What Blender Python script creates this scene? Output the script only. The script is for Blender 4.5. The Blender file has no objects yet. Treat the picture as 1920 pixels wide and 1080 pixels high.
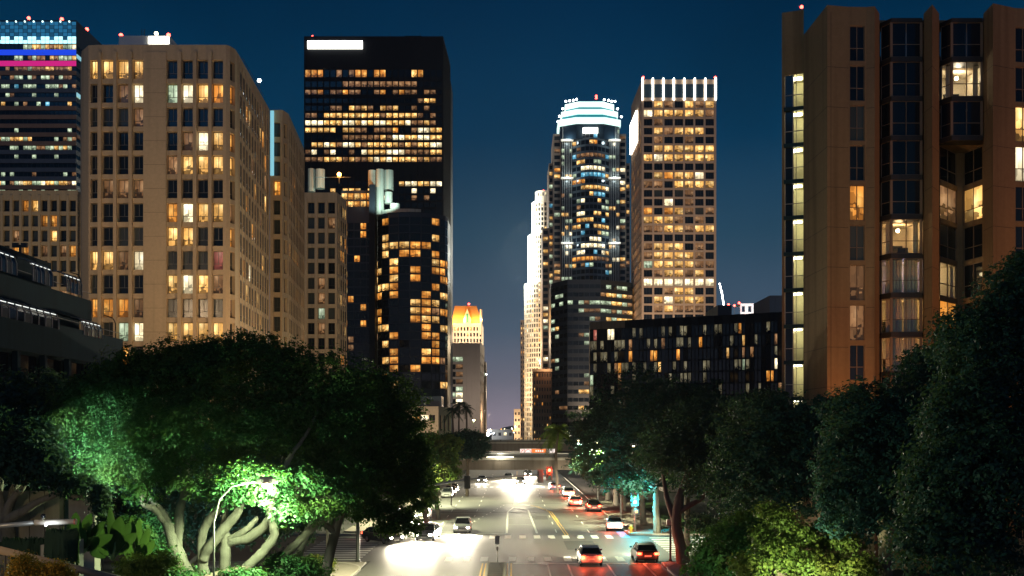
import bpy, math, random
import numpy as np
from mathutils import Vector, Matrix
rnd = random.Random(7)
rng = np.random.default_rng(7)
SC = bpy.context.scene
COL = SC.collection
# ------------------------------------------------------------------ camera
F, H, Y0 = 1867.0, 10.5, 808.0      # focal length in photo pixels, eye height, horizon row
cd = bpy.data.cameras.new('camera'); cam = bpy.data.objects.new('camera', cd); COL.objects.link(cam)
cam.location = (0, 0, H); cam.rotation_euler = (math.radians(90), 0, 0)
cd.sensor_width = 36; cd.lens = 36*F/1920; cd.shift_y = (Y0-540)/1920
cd.clip_start = 0.5; cd.clip_end = 20000
SC.camera = cam
SC.view_settings.view_transform = 'Standard'; SC.view_settings.look = 'None'
SC.view_settings.exposure = 0; SC.view_settings.gamma = 1
SC.cycles.use_denoising = True
SC.cycles.max_bounces = 5; SC.cycles.diffuse_bounces = 2; SC.cycles.glossy_bounces = 3
SC.cycles.transparent_max_bounces = 12; SC.cycles.transmission_bounces = 4
SC.cycles.sample_clamp_indirect = 3
# ------------------------------------------------------------------ night sky
W = bpy.data.worlds.new('World'); SC.world = W; W.use_nodes = True
nt = W.node_tree; bg = nt.nodes['Background']
tc = nt.nodes.new('ShaderNodeTexCoord'); sp = nt.nodes.new('ShaderNodeSeparateXYZ')
nt.links.new(tc.outputs['Generated'], sp.inputs[0])
cr = nt.nodes.new('ShaderNodeValToRGB')
def lin(r, g, b):
    f = lambda c: c/12.92 if c <= 0.04045 else ((c+0.055)/1.055)**2.4
    return (f(r/255), f(g/255), f(b/255), 1)
stops = [(0.0, (140,128,142)), (0.012, (140,130,145)), (0.05, (104,106,122)), (0.1, (68,86,106)), (0.19, (38,70,92)),
         (0.28, (6,54,84)), (0.40, (0,38,67)), (0.6, (0,25,46)), (1.0, (1,16,34))]
el = cr.color_ramp.elements
el[0].position = 0; el[0].color = lin(*stops[0][1]); el[1].position = 1; el[1].color = lin(*stops[-1][1])
for p, c in stops[1:-1]:
    e = el.new(p); e.color = lin(*c)
nt.links.new(sp.outputs[2], cr.inputs[0])
sn = nt.nodes.new('ShaderNodeTexNoise'); sn.inputs['Scale'].default_value = 3.2; sn.inputs['Detail'].default_value = 6; nt.links.new(tc.outputs['Generated'], sn.inputs['Vector'])
sm = nt.nodes.new('ShaderNodeMapRange'); sm.inputs[1].default_value = .3; sm.inputs[2].default_value = .7; sm.inputs[3].default_value = .8; sm.inputs[4].default_value = 1.18; nt.links.new(sn.outputs[0], sm.inputs[0])
sx = nt.nodes.new('ShaderNodeMix'); sx.data_type = 'RGBA'; sx.blend_type = 'MULTIPLY'; sx.inputs[0].default_value = 1; nt.links.new(cr.outputs[0], sx.inputs[6]); nt.links.new(sm.outputs[0], sx.inputs[7]); nt.links.new(sx.outputs[2], bg.inputs[0]); bg.inputs[1].default_value = 1.0
W.cycles.sampling_method = 'AUTOMATIC'
# weak blue fill sun behind the viewer, added to turn dark parts navy
sl = bpy.data.lights.new('blue_fill_sun', 'SUN'); sl.energy = 0.09; sl.angle = math.radians(30); sl.color = (.08, .42, 1)
so = bpy.data.objects.new('blue_fill_sun', sl); COL.objects.link(so)
so.rotation_euler = Vector((0.35, 1.0, -0.62)).to_track_quat('-Z', 'Y').to_euler()

# ------------------------------------------------------------------ helpers
def X(px, D): return (px-960)*D/F
def Z(py, D): return H-(py-Y0)*D/F
def P(px, py, D): return Vector((X(px, D), D, Z(py, D)))

class G:
    """mesh collector with welded vertices"""
    def __init__(s): s.v = []; s.ix = {}; s.f = []; s.m = []; s.uv = []
    def vi(s, p):
        k = (round(p[0], 3), round(p[1], 3), round(p[2], 3))
        i = s.ix.get(k)
        if i is None:
            i = s.ix[k] = len(s.v); s.v.append((p[0], p[1], p[2]))
        return i
    def face(s, pts, m=0, uv=None):
        ids = [s.vi(p) for p in pts]
        if len(set(ids)) < 3: return
        if len(set(ids)) < len(ids):
            ids = list(dict.fromkeys(ids)); uv = None
        s.f.append(ids); s.m.append(m); s.uv.append(uv or [(0, 0)]*len(ids))
    def box(s, x0, x1, y0, y1, z0, z1, m=0):
        p = [(x, y, z) for z in (z0, z1) for y in (y0, y1) for x in (x0, x1)]
        for q in ((0,2,3,1), (4,5,7,6), (0,1,5,4), (2,6,7,3), (0,4,6,2), (1,3,7,5)):
            s.face([p[i] for i in q], m)
    def obox(s, fr, t0, t1, d0, d1, z0, z1, m=0):
        p = [fr(t, d, z) for z in (z0, z1) for d in (d1, d0) for t in (t0, t1)]
        for q in ((0,2,3,1), (4,5,7,6), (0,1,5,4), (2,6,7,3), (0,4,6,2), (1,3,7,5)):
            s.face([p[i] for i in q], m)
    def prism(s, pts, z0, z1, m=0, cap=True):
        n = len(pts)
        for i in range(n):
            a, b = pts[i], pts[(i+1) % n]
            s.face([(a[0],a[1],z0), (b[0],b[1],z0), (b[0],b[1],z1), (a[0],a[1],z1)], m)
        if cap:
            s.face([(a[0],a[1],z1) for a in pts], m); s.face([(a[0],a[1],z0) for a in reversed(pts)], m)
    def tube(s, pts, rad, n=8, m=0, cap=True):
        pts = [Vector(p) for p in pts]
        if not hasattr(rad, '__len__'): rad = [rad]*len(pts)
        rings = []
        up = Vector((0, 0, 1))
        prev = None
        for i, p in enumerate(pts):
            d = (pts[min(i+1, len(pts)-1)]-pts[max(i-1, 0)]).normalized()
            if prev is None:
                a = d.orthogonal().normalized()
            else:
                a = (prev - d*prev.dot(d)).normalized()
            prev = a; b = d.cross(a)
            rings.append([p+(a*math.cos(2*math.pi*k/n)+b*math.sin(2*math.pi*k/n))*rad[i] for k in range(n)])
        for i in range(len(pts)-1):
            for k in range(n):
                s.face([rings[i][k], rings[i][(k+1) % n], rings[i+1][(k+1) % n], rings[i+1][k]], m)
        if cap:
            s.face(rings[-1], m); s.face(list(reversed(rings[0])), m)
    def ball(s, c, r, n=8, m=0, sz=1):
        rows = []
        for j in range(n//2+1):
            th = math.pi*j/(n//2)
            rows.append([(c[0]+r*math.sin(th)*math.cos(2*math.pi*k/n), c[1]+r*math.sin(th)*math.sin(2*math.pi*k/n), c[2]+sz*r*math.cos(th)) for k in range(n)])
        for j in range(n//2):
            for k in range(n):
                s.face([rows[j+1][k], rows[j+1][(k+1) % n], rows[j][(k+1) % n], rows[j][k]], m)
    def mesh(s, name, off=(0, 0, 0), smooth=False):
        me = bpy.data.meshes.new(name)
        me.from_pydata([(x-off[0], y-off[1], z-off[2]) for x, y, z in s.v], [], s.f)
        ul = me.uv_layers.new(name='UVMap')
        flat = [c for u in s.uv for q in u for c in q]
        if len(flat) == len(me.loops)*2: ul.data.foreach_set('uv', flat)
        me.polygons.foreach_set('material_index', s.m)
        if smooth: me.polygons.foreach_set('use_smooth', [True]*len(s.f))
        return me

def link(name, me, mats, parent=None, loc=(0, 0, 0), rotz=0, kind=None, label=None):
    o = bpy.data.objects.new(name, me); COL.objects.link(o)
    if not me.materials:
        for m in mats: me.materials.append(m)
    else:
        for i, m in enumerate(mats):
            if i < len(me.materials) and me.materials[i] != m:
                o.material_slots[i].link = 'OBJECT'; o.material_slots[i].material = m
    o.location = loc
    if rotz: o.rotation_euler = (0, 0, rotz)
    if parent: o.parent = parent
    if kind: o['kind'] = kind
    if label: o['label'] = label
    return o
def tag(o, label=None, cat=None, group=None, kind=None):
    if label: o['label'] = label
    if cat: o['category'] = cat
    if group: o['group'] = group
    if kind: o['kind'] = kind
    return o

class Thing:
    def __init__(s, name, label, cat, loc=(0, 0, 0), group=None, rotz=0):
        s.o = bpy.data.objects.new(name, None); COL.objects.link(s.o); s.loc = Vector(loc)
        s.o.location = loc; s.o.rotation_euler = (0, 0, rotz); s.o.empty_display_size = .3
        tag(s.o, label, cat, group); s.win = []
    def part(s, name, g, mats, label=None, kind=None, smooth=False, parent=None):
        if not isinstance(mats, (list, tuple)): mats = [mats]
        # world coordinates are turned into the thing's own
        off = s.loc if parent is None else s.loc
        return link(name, g.mesh(name, off, smooth), mats, parent or s.o, kind=kind, label=label)
    def lamp(s, p, energy, color, radius=.15, spot=None, aim=None, blend=.5, name='light'):
        l = bpy.data.lights.new(name, 'SPOT' if spot else 'POINT'); l.energy = energy; l.color = color; l.shadow_soft_size = radius
        o = bpy.data.objects.new(name, l); COL.objects.link(o); o.parent = s.o; o.location = Vector(p)-s.loc
        if spot:
            l.spot_size = math.radians(spot); l.spot_blend = blend
            o.rotation_euler = (Vector(aim)-Vector(p)).to_track_quat('-Z', 'Y').to_euler()
        return o
    def finish(s, limit=300, name='window'):
        """make the collected windows: the largest as parts, the rest joined"""
        ws = s.win
        if len(ws) > limit:
            cp = Vector((0, 0, H))
            ws.sort(key=lambda w: -w['area']/max(1, (w['p']-cp).length))
        for w in ws[:limit]:
            link(name, win_mesh(w['w'], w['h'], w['style']), [PANE[w['lit']], w['frame']], s.o, w['p']-s.loc, w['rot'])
        rest = ws[limit:]
        if rest:
            g = G(); keys = []
            for w in rest:
                if w['lit'] not in keys: keys.append(w['lit'])
                c, sn = math.cos(w['rot']), math.sin(w['rot']); a = w['w']/2
                q = lambda x, z: (w['p'].x+c*x, w['p'].y+sn*x, w['p'].z+z)
                g.face([q(-a, 0), q(a, 0), q(a, w['h']), q(-a, w['h'])], keys.index(w['lit']), [(0,0),(1,0),(1,1),(0,1)])
            s.part('window_group', g, [PANE[k] for k in keys], kind='stuff')
        s.win = []

_wm = {}
def win_mesh(w, h, style):
    k = (round(w, 2), round(h, 2), style)
    if k in _wm: return _wm[k]
    g = G(); a = w/2
    g.face([(-a, 0, 0), (a, 0, 0), (a, 0, h), (-a, 0, h)], 0, [(0,0),(1,0),(1,1),(0,1)])
    t = {'n': 0, 'f': .06}.get(style, .05)
    if style == 'res':       # sliding apartment window: two sashes over a fixed light
        bars = [(-a, a, 0, .07), (-a, a, h-.07, h), (-a, a, h*.33-.03, h*.33+.03)]
        vb = [(-a, -a+.07, 0, h), (a-.07, a, 0, h), (-.03, .03, h*.33, h)]
    elif style == 'two':
        bars = [(-a, a, 0, .08), (-a, a, h-.08, h)]; vb = [(-a, -a+.08, 0, h), (a-.08, a, 0, h), (-.05, .05, 0, h)]
    elif style == 'thr':
        bars = [(-a, a, 0, .1)]; vb = [(-w/6-.05, -w/6+.05, 0, h), (w/6-.05, w/6+.05, 0, h)]
    elif style == 'one':
        bars = [(-a, a, 0, .1), (-a, a, h-.1, h)]; vb = [(-a, -a+.1, 0, h), (a-.1, a, 0, h)]
    else: bars = []; vb = []
    for x0, x1, z0, z1 in bars: g.box(x0, x1, -.06, .02, z0, z1, 1)
    for x0, x1, z0, z1 in vb: g.box(x0, x1, -.053, .013, z0+.004, z1-.004, 1)
    me = g.mesh('window'); me.materials.append(None); me.materials.append(None)
    _wm[k] = me
    return me

# ------------------------------------------------------------------ materials
def newmat(name):
    m = bpy.data.materials.new(name); m.use_nodes = True
    n = m.node_tree.nodes; l = m.node_tree.links
    return m, n, l, n['Principled BSDF']
def N(n, t, **kw):
    x = n.new(t)
    for k, v in kw.items(): setattr(x, k, v)
    return x
def mix(n, l, fac, a, b, bt='MIX'):
    x = n.new('ShaderNodeMix'); x.data_type = 'RGBA'; x.blend_type = bt
    for s, v in ((x.inputs[0], fac), (x.inputs[6], a), (x.inputs[7], b)):
        if hasattr(v, 'links'): l.new(v, s)
        elif hasattr(v, '__len__'): s.default_value = tuple(v)+((1,) if len(v) == 3 else ())
        else: s.default_value = v
    return x.outputs[2]
def mth(n, l, op, a, b=None, c=None):
    x = n.new('ShaderNodeMath'); x.operation = op
    for s, v in zip(x.inputs, (a, b, c)):
        if v is None: continue
        if hasattr(v, 'links'): l.new(v, s)
        else: s.default_value = v
    return x.outputs[0]
def rough(name, col, r=.85, var=.25, sc=1.0, streak=0., bump=.15, joints=None, metal=0, spec=.3, dirt=None):
    """matt mineral or painted surface with mottling, water streaks and optional joints"""
    m, n, l, b = newmat(name)
    t = N(n, 'ShaderNodeTexCoord'); ge = N(n, 'ShaderNodeNewGeometry')
    pos = ge.outputs['Position']
    n1 = N(n, 'ShaderNodeTexNoise'); n1.inputs['Scale'].default_value = .35*sc; n1.inputs['Detail'].default_value = 8
    l.new(pos, n1.inputs['Vector'])
    n2 = N(n, 'ShaderNodeTexNoise'); n2.inputs['Scale'].default_value = 6*sc; n2.inputs['Detail'].default_value = 6
    l.new(pos, n2.inputs['Vector'])
    c = mix(n, l, mth(n, l, 'MULTIPLY', n1.outputs[0], 1.0), [x*(1-var) for x in col], [min(1, x*(1+var)) for x in col])
    c = mix(n, l, .5, c, mix(n, l, n2.outputs[0], [x*.7 for x in col], [min(1, x*1.3) for x in col]))
    if streak:
        mp = N(n, 'ShaderNodeMapping'); mp.inputs['Scale'].default_value = (1.2*sc, 1.2*sc, .05*sc); l.new(pos, mp.inputs[0])
        n3 = N(n, 'ShaderNodeTexNoise'); n3.inputs['Scale'].default_value = 1.5; n3.inputs['Detail'].default_value = 5; l.new(mp.outputs[0], n3.inputs['Vector'])
        rp = N(n, 'ShaderNodeMapRange'); rp.inputs[1].default_value = .5; rp.inputs[2].default_value = .72; l.new(n3.outputs[0], rp.inputs[0])
        c = mix(n, l, mth(n, l, 'MULTIPLY', rp.outputs[0], streak), c, dirt or [x*.35 for x in col])
    l.new(c, b.inputs['Base Color']); b.inputs['Roughness'].default_value = r; b.inputs['Metallic'].default_value = metal
    b.inputs['Specular IOR Level'].default_value = spec
    if bump:
        bp = N(n, 'ShaderNodeBump'); bp.inputs['Strength'].default_value = bump; bp.inputs['Distance'].default_value = .03
        l.new(n2.outputs[0], bp.inputs['Height']); l.new(bp.outputs[0], b.inputs['Normal'])
    return m
def emis(name, col, s, sample=False):
    m, n, l, b = newmat(name)
    b.inputs['Base Color'].default_value = (*[min(1, c*.5) for c in col], 1)
    b.inputs['Emission Color'].default_value = (*col, 1); b.inputs['Emission Strength'].default_value = s
    if not sample: m.cycles.emission_sampling = 'NONE'
    return m
def plain(name, col, r=.5, metal=0, spec=.5):
    m, n, l, b = newmat(name)
    b.inputs['Base Color'].default_value = (*col, 1); b.inputs['Roughness'].default_value = r
    b.inputs['Metallic'].default_value = metal; b.inputs['Specular IOR Level'].default_value = spec
    nz = N(n, 'ShaderNodeTexNoise'); nz.inputs['Scale'].default_value = 9; nz.inputs['Detail'].default_value = 5
    mr = N(n, 'ShaderNodeMapRange'); mr.inputs[3].default_value = max(.02, r-.12); mr.inputs[4].default_value = min(1, r+.15)
    l.new(nz.outputs[0], mr.inputs[0]); l.new(mr.outputs[0], b.inputs['Roughness'])
    return m
def rand_node(n, l):
    """a number per pane: object random plus island random"""
    oi = N(n, 'ShaderNodeObjectInfo'); ge = N(n, 'ShaderNodeNewGeometry')
    return mth(n, l, 'FRACT', mth(n, l, 'ADD', oi.outputs['Random'], ge.outputs['Random Per Island']))
def lit_pane(name, c0, c1, s, sil=.5, curtain=0., blocks=3.0, off=0.):
    """a lit room seen through glass: lamp glow, walls, dark furniture silhouettes, curtain folds"""
    m, n, l, b = newmat(name)
    R = rand_node(n, l)
    uv = N(n, 'ShaderNodeUVMap'); xyz = N(n, 'ShaderNodeSeparateXYZ'); l.new(uv.outputs[0], xyz.inputs[0])
    cx = N(n, 'ShaderNodeCombineXYZ'); l.new(mth(n, l, 'MULTIPLY', R, 37.), cx.inputs[0]); l.new(mth(n, l, 'MULTIPLY', R, 91.), cx.inputs[1])
    va = N(n, 'ShaderNodeVectorMath'); va.operation = 'ADD'; l.new(uv.outputs[0], va.inputs[0]); l.new(cx.outputs[0], va.inputs[1])
    vo = N(n, 'ShaderNodeTexVoronoi'); vo.distance = 'CHEBYCHEV'; vo.inputs['Scale'].default_value = blocks; l.new(va.outputs[0], vo.inputs['Vector'])
    sv = N(n, 'ShaderNodeSeparateColor'); l.new(vo.outputs['Color'], sv.inputs[0])
    nz = N(n, 'ShaderNodeTexNoise'); nz.inputs['Scale'].default_value = 2.2; nz.inputs['Detail'].default_value = 3; l.new(va.outputs[0], nz.inputs['Vector'])
    # lamp glow: smooth blob at a random place
    lx = mth(n, l, 'SUBTRACT', xyz.outputs[0], R)
    ly = mth(n, l, 'SUBTRACT', xyz.outputs[1], mth(n, l, 'ADD', .45, mth(n, l, 'MULTIPLY', mth(n, l, 'FRACT', mth(n, l, 'MULTIPLY', R, 13.7)), .5)))
    d2 = mth(n, l, 'ADD', mth(n, l, 'MULTIPLY', lx, lx), mth(n, l, 'MULTIPLY', ly, ly))
    glow = mth(n, l, 'DIVIDE', .06, mth(n, l, 'ADD', d2, .07))
    base = mth(n, l, 'MULTIPLY_ADD', sv.outputs[0], .55, .35)
    base = mth(n, l, 'ADD', base, mth(n, l, 'MULTIPLY', glow, .9))
    # furniture silhouettes low in the room
    thr = mth(n, l, 'MULTIPLY_ADD', xyz.outputs[1], -1.4, .98)
    si = mth(n, l, 'GREATER_THAN', thr, mth(n, l, 'MULTIPLY_ADD', sv.outputs[1], .75, mth(n, l, 'MULTIPLY', nz.outputs[0], .45)))
    base = mth(n, l, 'MULTIPLY', base, mth(n, l, 'MULTIPLY_ADD', si, -sil*.9, 1.0))
    if curtain:
        wx = N(n, 'ShaderNodeTexWave'); wx.inputs['Scale'].default_value = 5; wx.inputs['Distortion'].default_value = 3; wx.inputs['Detail Scale'].default_value = .6
        l.new(va.outputs[0], wx.inputs['Vector'])
        base = mth(n, l, 'MULTIPLY', base, mth(n, l, 'MULTIPLY_ADD', wx.outputs['Fac'], curtain, 1-curtain))
    bri = mth(n, l, 'MULTIPLY_ADD', mth(n, l, 'FRACT', mth(n, l, 'MULTIPLY', R, 5.31)), .75, .55)
    st = mth(n, l, 'MULTIPLY', mth(n, l, 'MULTIPLY', base, bri), s)
    c = mix(n, l, mth(n, l, 'MULTIPLY', glow, .9), c0, c1)
    l.new(c, b.inputs['Emission Color']); l.new(st, b.inputs['Emission Strength'])
    b.inputs['Base Color'].default_value = (.02, .02, .02, 1); b.inputs['Roughness'].default_value = .1
    m.cycles.emission_sampling = 'NONE'
    return m
def dark_pane(name, col, curtain=0., r=.06):
    m, n, l, b = newmat(name)
    R = rand_node(n, l)
    uv = N(n, 'ShaderNodeUVMap')
    cx = N(n, 'ShaderNodeCombineXYZ'); l.new(mth(n, l, 'MULTIPLY', R, 37.), cx.inputs[0])
    va = N(n, 'ShaderNodeVectorMath'); va.operation = 'ADD'; l.new(uv.outputs[0], va.inputs[0]); l.new(cx.outputs[0], va.inputs[1])
    wx = N(n, 'ShaderNodeTexWave'); wx.inputs['Scale'].default_value = 4; wx.inputs['Distortion'].default_value = 4; l.new(va.outputs[0], wx.inputs['Vector'])
    f = mth(n, l, 'MULTIPLY_ADD', wx.outputs['Fac'], curtain, 1-curtain)
    f = mth(n, l, 'MULTIPLY', f, mth(n, l, 'MULTIPLY_ADD', R, 1.0, .4))
    c = mix(n, l, f, [x*.25 for x in col], col)
    l.new(c, b.inputs['Base Color']); b.inputs['Roughness'].default_value = r
    return m
WARM, GOLD = (1, .52, .16), (1, .85, .5)
PANE = {
 'k': dark_pane('dark_glass', (.012, .018, .028)),
 'g': dark_pane('curtained_glass', (.07, .085, .08), .5, .25),
 'd': lit_pane('dim_room', (.85, .38, .14), (1, .6, .3), .38, .9, .3, 4),
 'o': lit_pane('amber_room', (1, .32, .035), (1, .58, .15), 1.15, .7, .3, 3),
 'y': lit_pane('warm_room', (1, .47, .10), (1, .78, .34), 1.4, .85, .25, 3.5),
 'w': lit_pane('bright_room', (1, .8, .45), (1, .95, .75), 1.9, .6, .1, 3),
 'c': lit_pane('pale_office', (.62, .8, .5), (.9, 1, .75), .9, .7, .3, 4),
 'b': lit_pane('blue_lit_office', (.08, .5, .8), (.6, .95, 1), 1.1, .4, .2, 4),
 'r': lit_pane('pink_room', (1, .22, .16), (1, .55, .4), .8, .5, .5, 3),
}
M_ = {
 'cream': rough('cream_concrete', (.57, .44, .27), .9, .2, .5, .35, .2),
 'cream2': rough('cream_concrete_far', (.50, .40, .30), .9, .12, .4, .1, .1),
 'beige': rough('beige_stone', (.46, .35, .26), .8, .12, .2, .1, .1),
 'pale': rough('pale_stone', (.62, .54, .44), .8, .12, .2, .1, .1),
 'brown': rough('brown_concrete', (.23, .165, .095), .92, .22, .6, .55, .3),
 'brick': rough('brown_brick', (.17, .10, .07), .9, .2, 1, .1, .2),
 'grey': rough('grey_panel', (.30, .27, .24), .8, .12, .4, .2, .1),
 'conc': rough('weathered_concrete', (.36, .33, .27), .9, .25, .8, .5, .3),
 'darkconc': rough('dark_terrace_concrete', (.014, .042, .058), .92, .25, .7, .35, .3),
 'black': plain('black_metal_cladding', (.007, .009, .014), .6, 0, .2),
 'navy': plain('navy_glass_cladding', (.012, .02, .032), .4),
 'bluegl': plain('blue_grey_glass', (.03, .055, .08), .18),
 'wframe': plain('grey_window_frame', (.16, .15, .13), .5),
 'frame': plain('dark_window_frame', (.03, .028, .026), .45),
 'alu': plain('aluminium_frame', (.32, .28, .24), .4, .3),
 'white': rough('white_painted_metal', (.7, .68, .62), .5, .08, 1, .1, .05),
 'steel': plain('galvanised_steel', (.36, .36, .34), .45, .5),
 'dsteel': plain('dark_painted_steel', (.035, .035, .032), .5),
 'asph': None,
 'redl': emis('red_beacon', (1, .06, .04), 14),
 'whitel': emis('white_lamp', (.95, .98, 1), 12),
 'warml': emis('warm_lamp', (1, .8, .45), 12),
 'orangel': emis('sodium_lamp', (1, .42, .06), 25),
 'cyanl': emis('cyan_white_strip', (.72, 1, .92), 2.6),
 'crown': emis('glowing_crown_panel', (.72, 1, .90), 1.35),  # self-glow stands in for floodlight falling on the crown
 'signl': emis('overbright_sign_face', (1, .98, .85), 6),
}
# ------------------------------------------------------------------ facade machinery
class Fac:
    """plan line A->B (left to right seen from outside); fr(t, d, z): t along, d outward"""
    def __init__(s, A, B):
        s.A = Vector((A[0], A[1])); s.B = Vector((B[0], B[1])); s.L = (s.B-s.A).length
        s.u = (s.B-s.A)/s.L; s.n = Vector((s.u.y, -s.u.x)); s.rot = math.atan2(s.u.y, s.u.x)
    def __call__(s, t, d, z):
        p = s.A+s.u*t+s.n*d
        return (p.x, p.y, z)
def fwall(g, fr, z0, z1, cols, rows, skip=lambda c, r: False, depth=.3, m=0, mr=0):
    ts = sorted(set([0, fr.L]+[t for c in cols for t in c])); zs = sorted(set([z0, z1]+[z for r in rows for z in r]))
    ci = {c[0]: i for i, c in enumerate(cols)}; ri = {r[0]: i for i, r in enumerate(rows)}
    for i in range(len(ts)-1):
        for j in range(len(zs)-1):
            a, b, lo, hi = ts[i], ts[i+1], zs[j], zs[j+1]
            c, r = ci.get(a), ri.get(lo)
            if c is not None and r is not None and not skip(c, r):
                for p, q in (((a, lo), (b, lo)), ((b, lo), (b, hi)), ((b, hi), (a, hi)), ((a, hi), (a, lo))):
                    g.face([fr(p[0], 0, p[1]), fr(q[0], 0, q[1]), fr(q[0], -depth, q[1]), fr(p[0], -depth, p[1])], mr)
                continue
            g.face([fr(a, 0, lo), fr(b, 0, lo), fr(b, 0, hi), fr(a, 0, hi)], m)
def fwins(T, fr, cols, rows, lit, depth=.3, style='res', frame=None, tilt=0.):
    for c, (a, b) in enumerate(cols):
        for r, (lo, hi) in enumerate(rows):
            k = lit(c, r)
            if k is None or k == ' ': continue
            p = Vector(fr((a+b)/2, -depth+.02, lo))
            T.win.append(dict(p=p, w=round(b-a, 2), h=round(hi-lo, 2), style=style, lit=k, frame=frame or M_['frame'],
                              rot=fr.rot+(rnd.uniform(-tilt, tilt) if tilt else 0), area=(b-a)*(hi-lo)*abs(fr.u.x+.05)))
def full(T, fr, g, z0, z1, cols, rows, lit, depth=.3, style='res', frame=None, tilt=0.):
    fwall(g, fr, z0, z1, cols, rows, lambda c, r: lit(c, r) in (None, ' '), depth)
    fwins(T, fr, cols, rows, lit, depth, style, frame, tilt)
def even(L, n, frac, m0=0., m1=0.):
    p = (L-m0-m1)/n
    return [(m0+p*(i+.5-frac/2), m0+p*(i+.5+frac/2)) for i in range(n)]
def pxcols(lst, D, x0):
    return [(X(a, D)-x0, X(b, D)-x0) for a, b in lst]
def pxrows(tops, h, D):
    return [(Z(t+h, D), Z(t, D)) for t in tops]
def pat(rows, default='k'):
    def f(c, r):
        if r < len(rows) and c < len(rows[r]):
            ch = rows[r][c]
            return {'.': 'k'}.get(ch, ch)
        return default
    return f
def rlit(seed, weights):
    """lit states picked by weights, with runs along a floor"""
    R = random.Random(seed); ks = list(weights); ws = [weights[k] for k in ks]; memo = {}; rows = {}
    def f(c, r):
        if (c, r) not in memo:
            if r not in rows: rows[r] = R.uniform(.45, 1.6)
            if R.random() < .3 and (c-1, r) in memo: memo[(c, r)] = memo[(c-1, r)]
            else:
                w = [x*(rows[r] if k not in 'kg' else 1) for k, x in zip(ks, ws)]
                memo[(c, r)] = R.choices(ks, w)[0]
        return memo[(c, r)]
    return f
def near_lit(fr, cols, rows, pts, other, tol=7.2):
    """windows whose place in the photo is in the list are lit"""
    m = {}
    for (px, py, k) in pts:
        best = None
        for c, (a, b) in enumerate(cols):
            for r, (lo, hi) in enumerate(rows):
                q = fr((a+b)/2, 0, (lo+hi)/2)
                x = 960+q[0]*F/q[1]; y = Y0-(q[2]-H)*F/q[1]
                d = abs(x-px)+abs(y-py)
                if abs(x-px) < tol and abs(y-py) < 8 and (best is None or d < best[0]): best = (d, c, r)
        if best: m[(best[1], best[2])] = k
    return lambda c, r: m.get((c, r)) or other(c, r)
def beacon(T, p, mat='redl', r=.5, mast=2.):
    g = G(); g.tube([(p[0], p[1], p[2]-mast), (p[0], p[1], p[2])], r*.2, 5); T.part('mast', g, M_['dsteel'])
    g = G(); g.ball(p, r, 8); T.part('beacon_lamp', g, M_[mat])

# ---- cream apartment building with rounded corner (left) -------------------------------
D = 130.
ztop = Z(84, D)
T = Thing('apartment_building', 'large cream concrete apartment building with rounded corner and rows of deep windows', 'building', (X(300, D), D, 0), group='cream concrete apartment buildings')
g = G()
tops = [113+44.75*i for i in range(16)]
rows = pxrows([t-.8 for t in tops], 35.5, D); rows = [r for r in rows if r[0] > 2]
B1 = ["yyyyk....", "..dwcwyoo", "gggd.....", "....kdwyo", "....dyyyy", "kddd.....", "....owyyd",
      "..ggyyg.o", "yydwgggrg", "g...ywyd.", "oood" "ggggd", "wgcwyyyy.", "ooog.....", "gggg.....", "g..g.....", "....."]
B1[0] = "yyyy....."
zb = 0.
ZW = Z(650, D)
seg = [((X(151, 140), 140), (X(153, 132.2), 132.2)), ((X(153, 132.2), 132.2), (X(166, 130.2), 130.2)), ((X(166, 130.2), 130.2), (X(184, D), D)),
       ((X(184, D), D), (X(424, D), D)), ((X(424, D), D), (X(431, 130.35), 130.35)), ((X(431, 130.35), 130.35), (X(441, 131.5), 131.5)), ((X(441, 131.5), 131.5), (X(447, 133.2), 133.2)), ((X(447, 133.2), 133.2), (X(505, 156), 156))]
frs = [Fac(*s) for s in seg]
fwall(g, frs[0], zb, ztop, [], []); fwall(g, frs[1], zb, ztop, [], [])
f = frs[2]; c0 = [(f.L*.18, f.L*.92)]
full(T, f, g, zb, ztop, c0, rows, lambda c, r: pat(B1)(0, r), .5, 'res', M_['wframe'])
f = frs[3]; cc = pxcols([(191.6,213.4),(220.4,242),(249.4,268.4),(313,333.6),(341.2,362.5),(370,391),(398.4,418)], D, X(184, D))
full(T, f, g, zb, ztop, cc, rows, lambda c, r: pat(B1)(c+1, r), .5, 'res', M_['wframe'])
# recessed outline of the blank panel and the ribs between windows
PIL = []
for a, b in ((185.5,191.2),(213.8,220),(242.4,249),(334,340.8),(363,369.6),(391.4,398)):
    PIL.append((f, X(a, D)-X(184, D), X(b, D)-X(184, D), .34))
PIL.append((f, X(269.5, D)-X(184, D), X(312, D)-X(184, D), .12))
fwall(g, frs[4], zb, ztop, [], []); fwall(g, frs[6], zb, ztop, [], [])
f = frs[5]; c4 = [(f.L*.06, f.L*.94)]
full(T, f, g, zb, ztop, c4, rows, lambda c, r: pat(B1)(8, r), .5, 'res', M_['wframe'])
f = frs[7]; c5 = even(f.L, 11, .62, .5, .5)
lits = {(2,1):'o',(3,1):'y',(7,1):'y',(8,1):'o',(4,3):'d',(5,4):'o',(9,4):'y',(2,5):'o',(7,5):'d',(4,6):'o',(8,7):'y',(3,8):'w',(1,8):'o',(6,9):'y',(2,9):'y',(5,10):'d',(7,10):'y',(1,11):'o',(8,11):'y',(9,11):'y',(3,12):'y',(6,12):'y',(9,2):'o'}
full(T, f, g, zb, ztop, c5, rows, lambda c, r: lits.get((c, r), 'g' if (c*7+r*3) % 5 < 2 else ('d' if (c*5+r*11) % 13 == 0 else 'k')), .07, 'res', M_['wframe'])
for i in range(12): PIL.append((f, .5+i*(f.L-1)/11-.17, .5+i*(f.L-1)/11+.17, .09))
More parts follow.
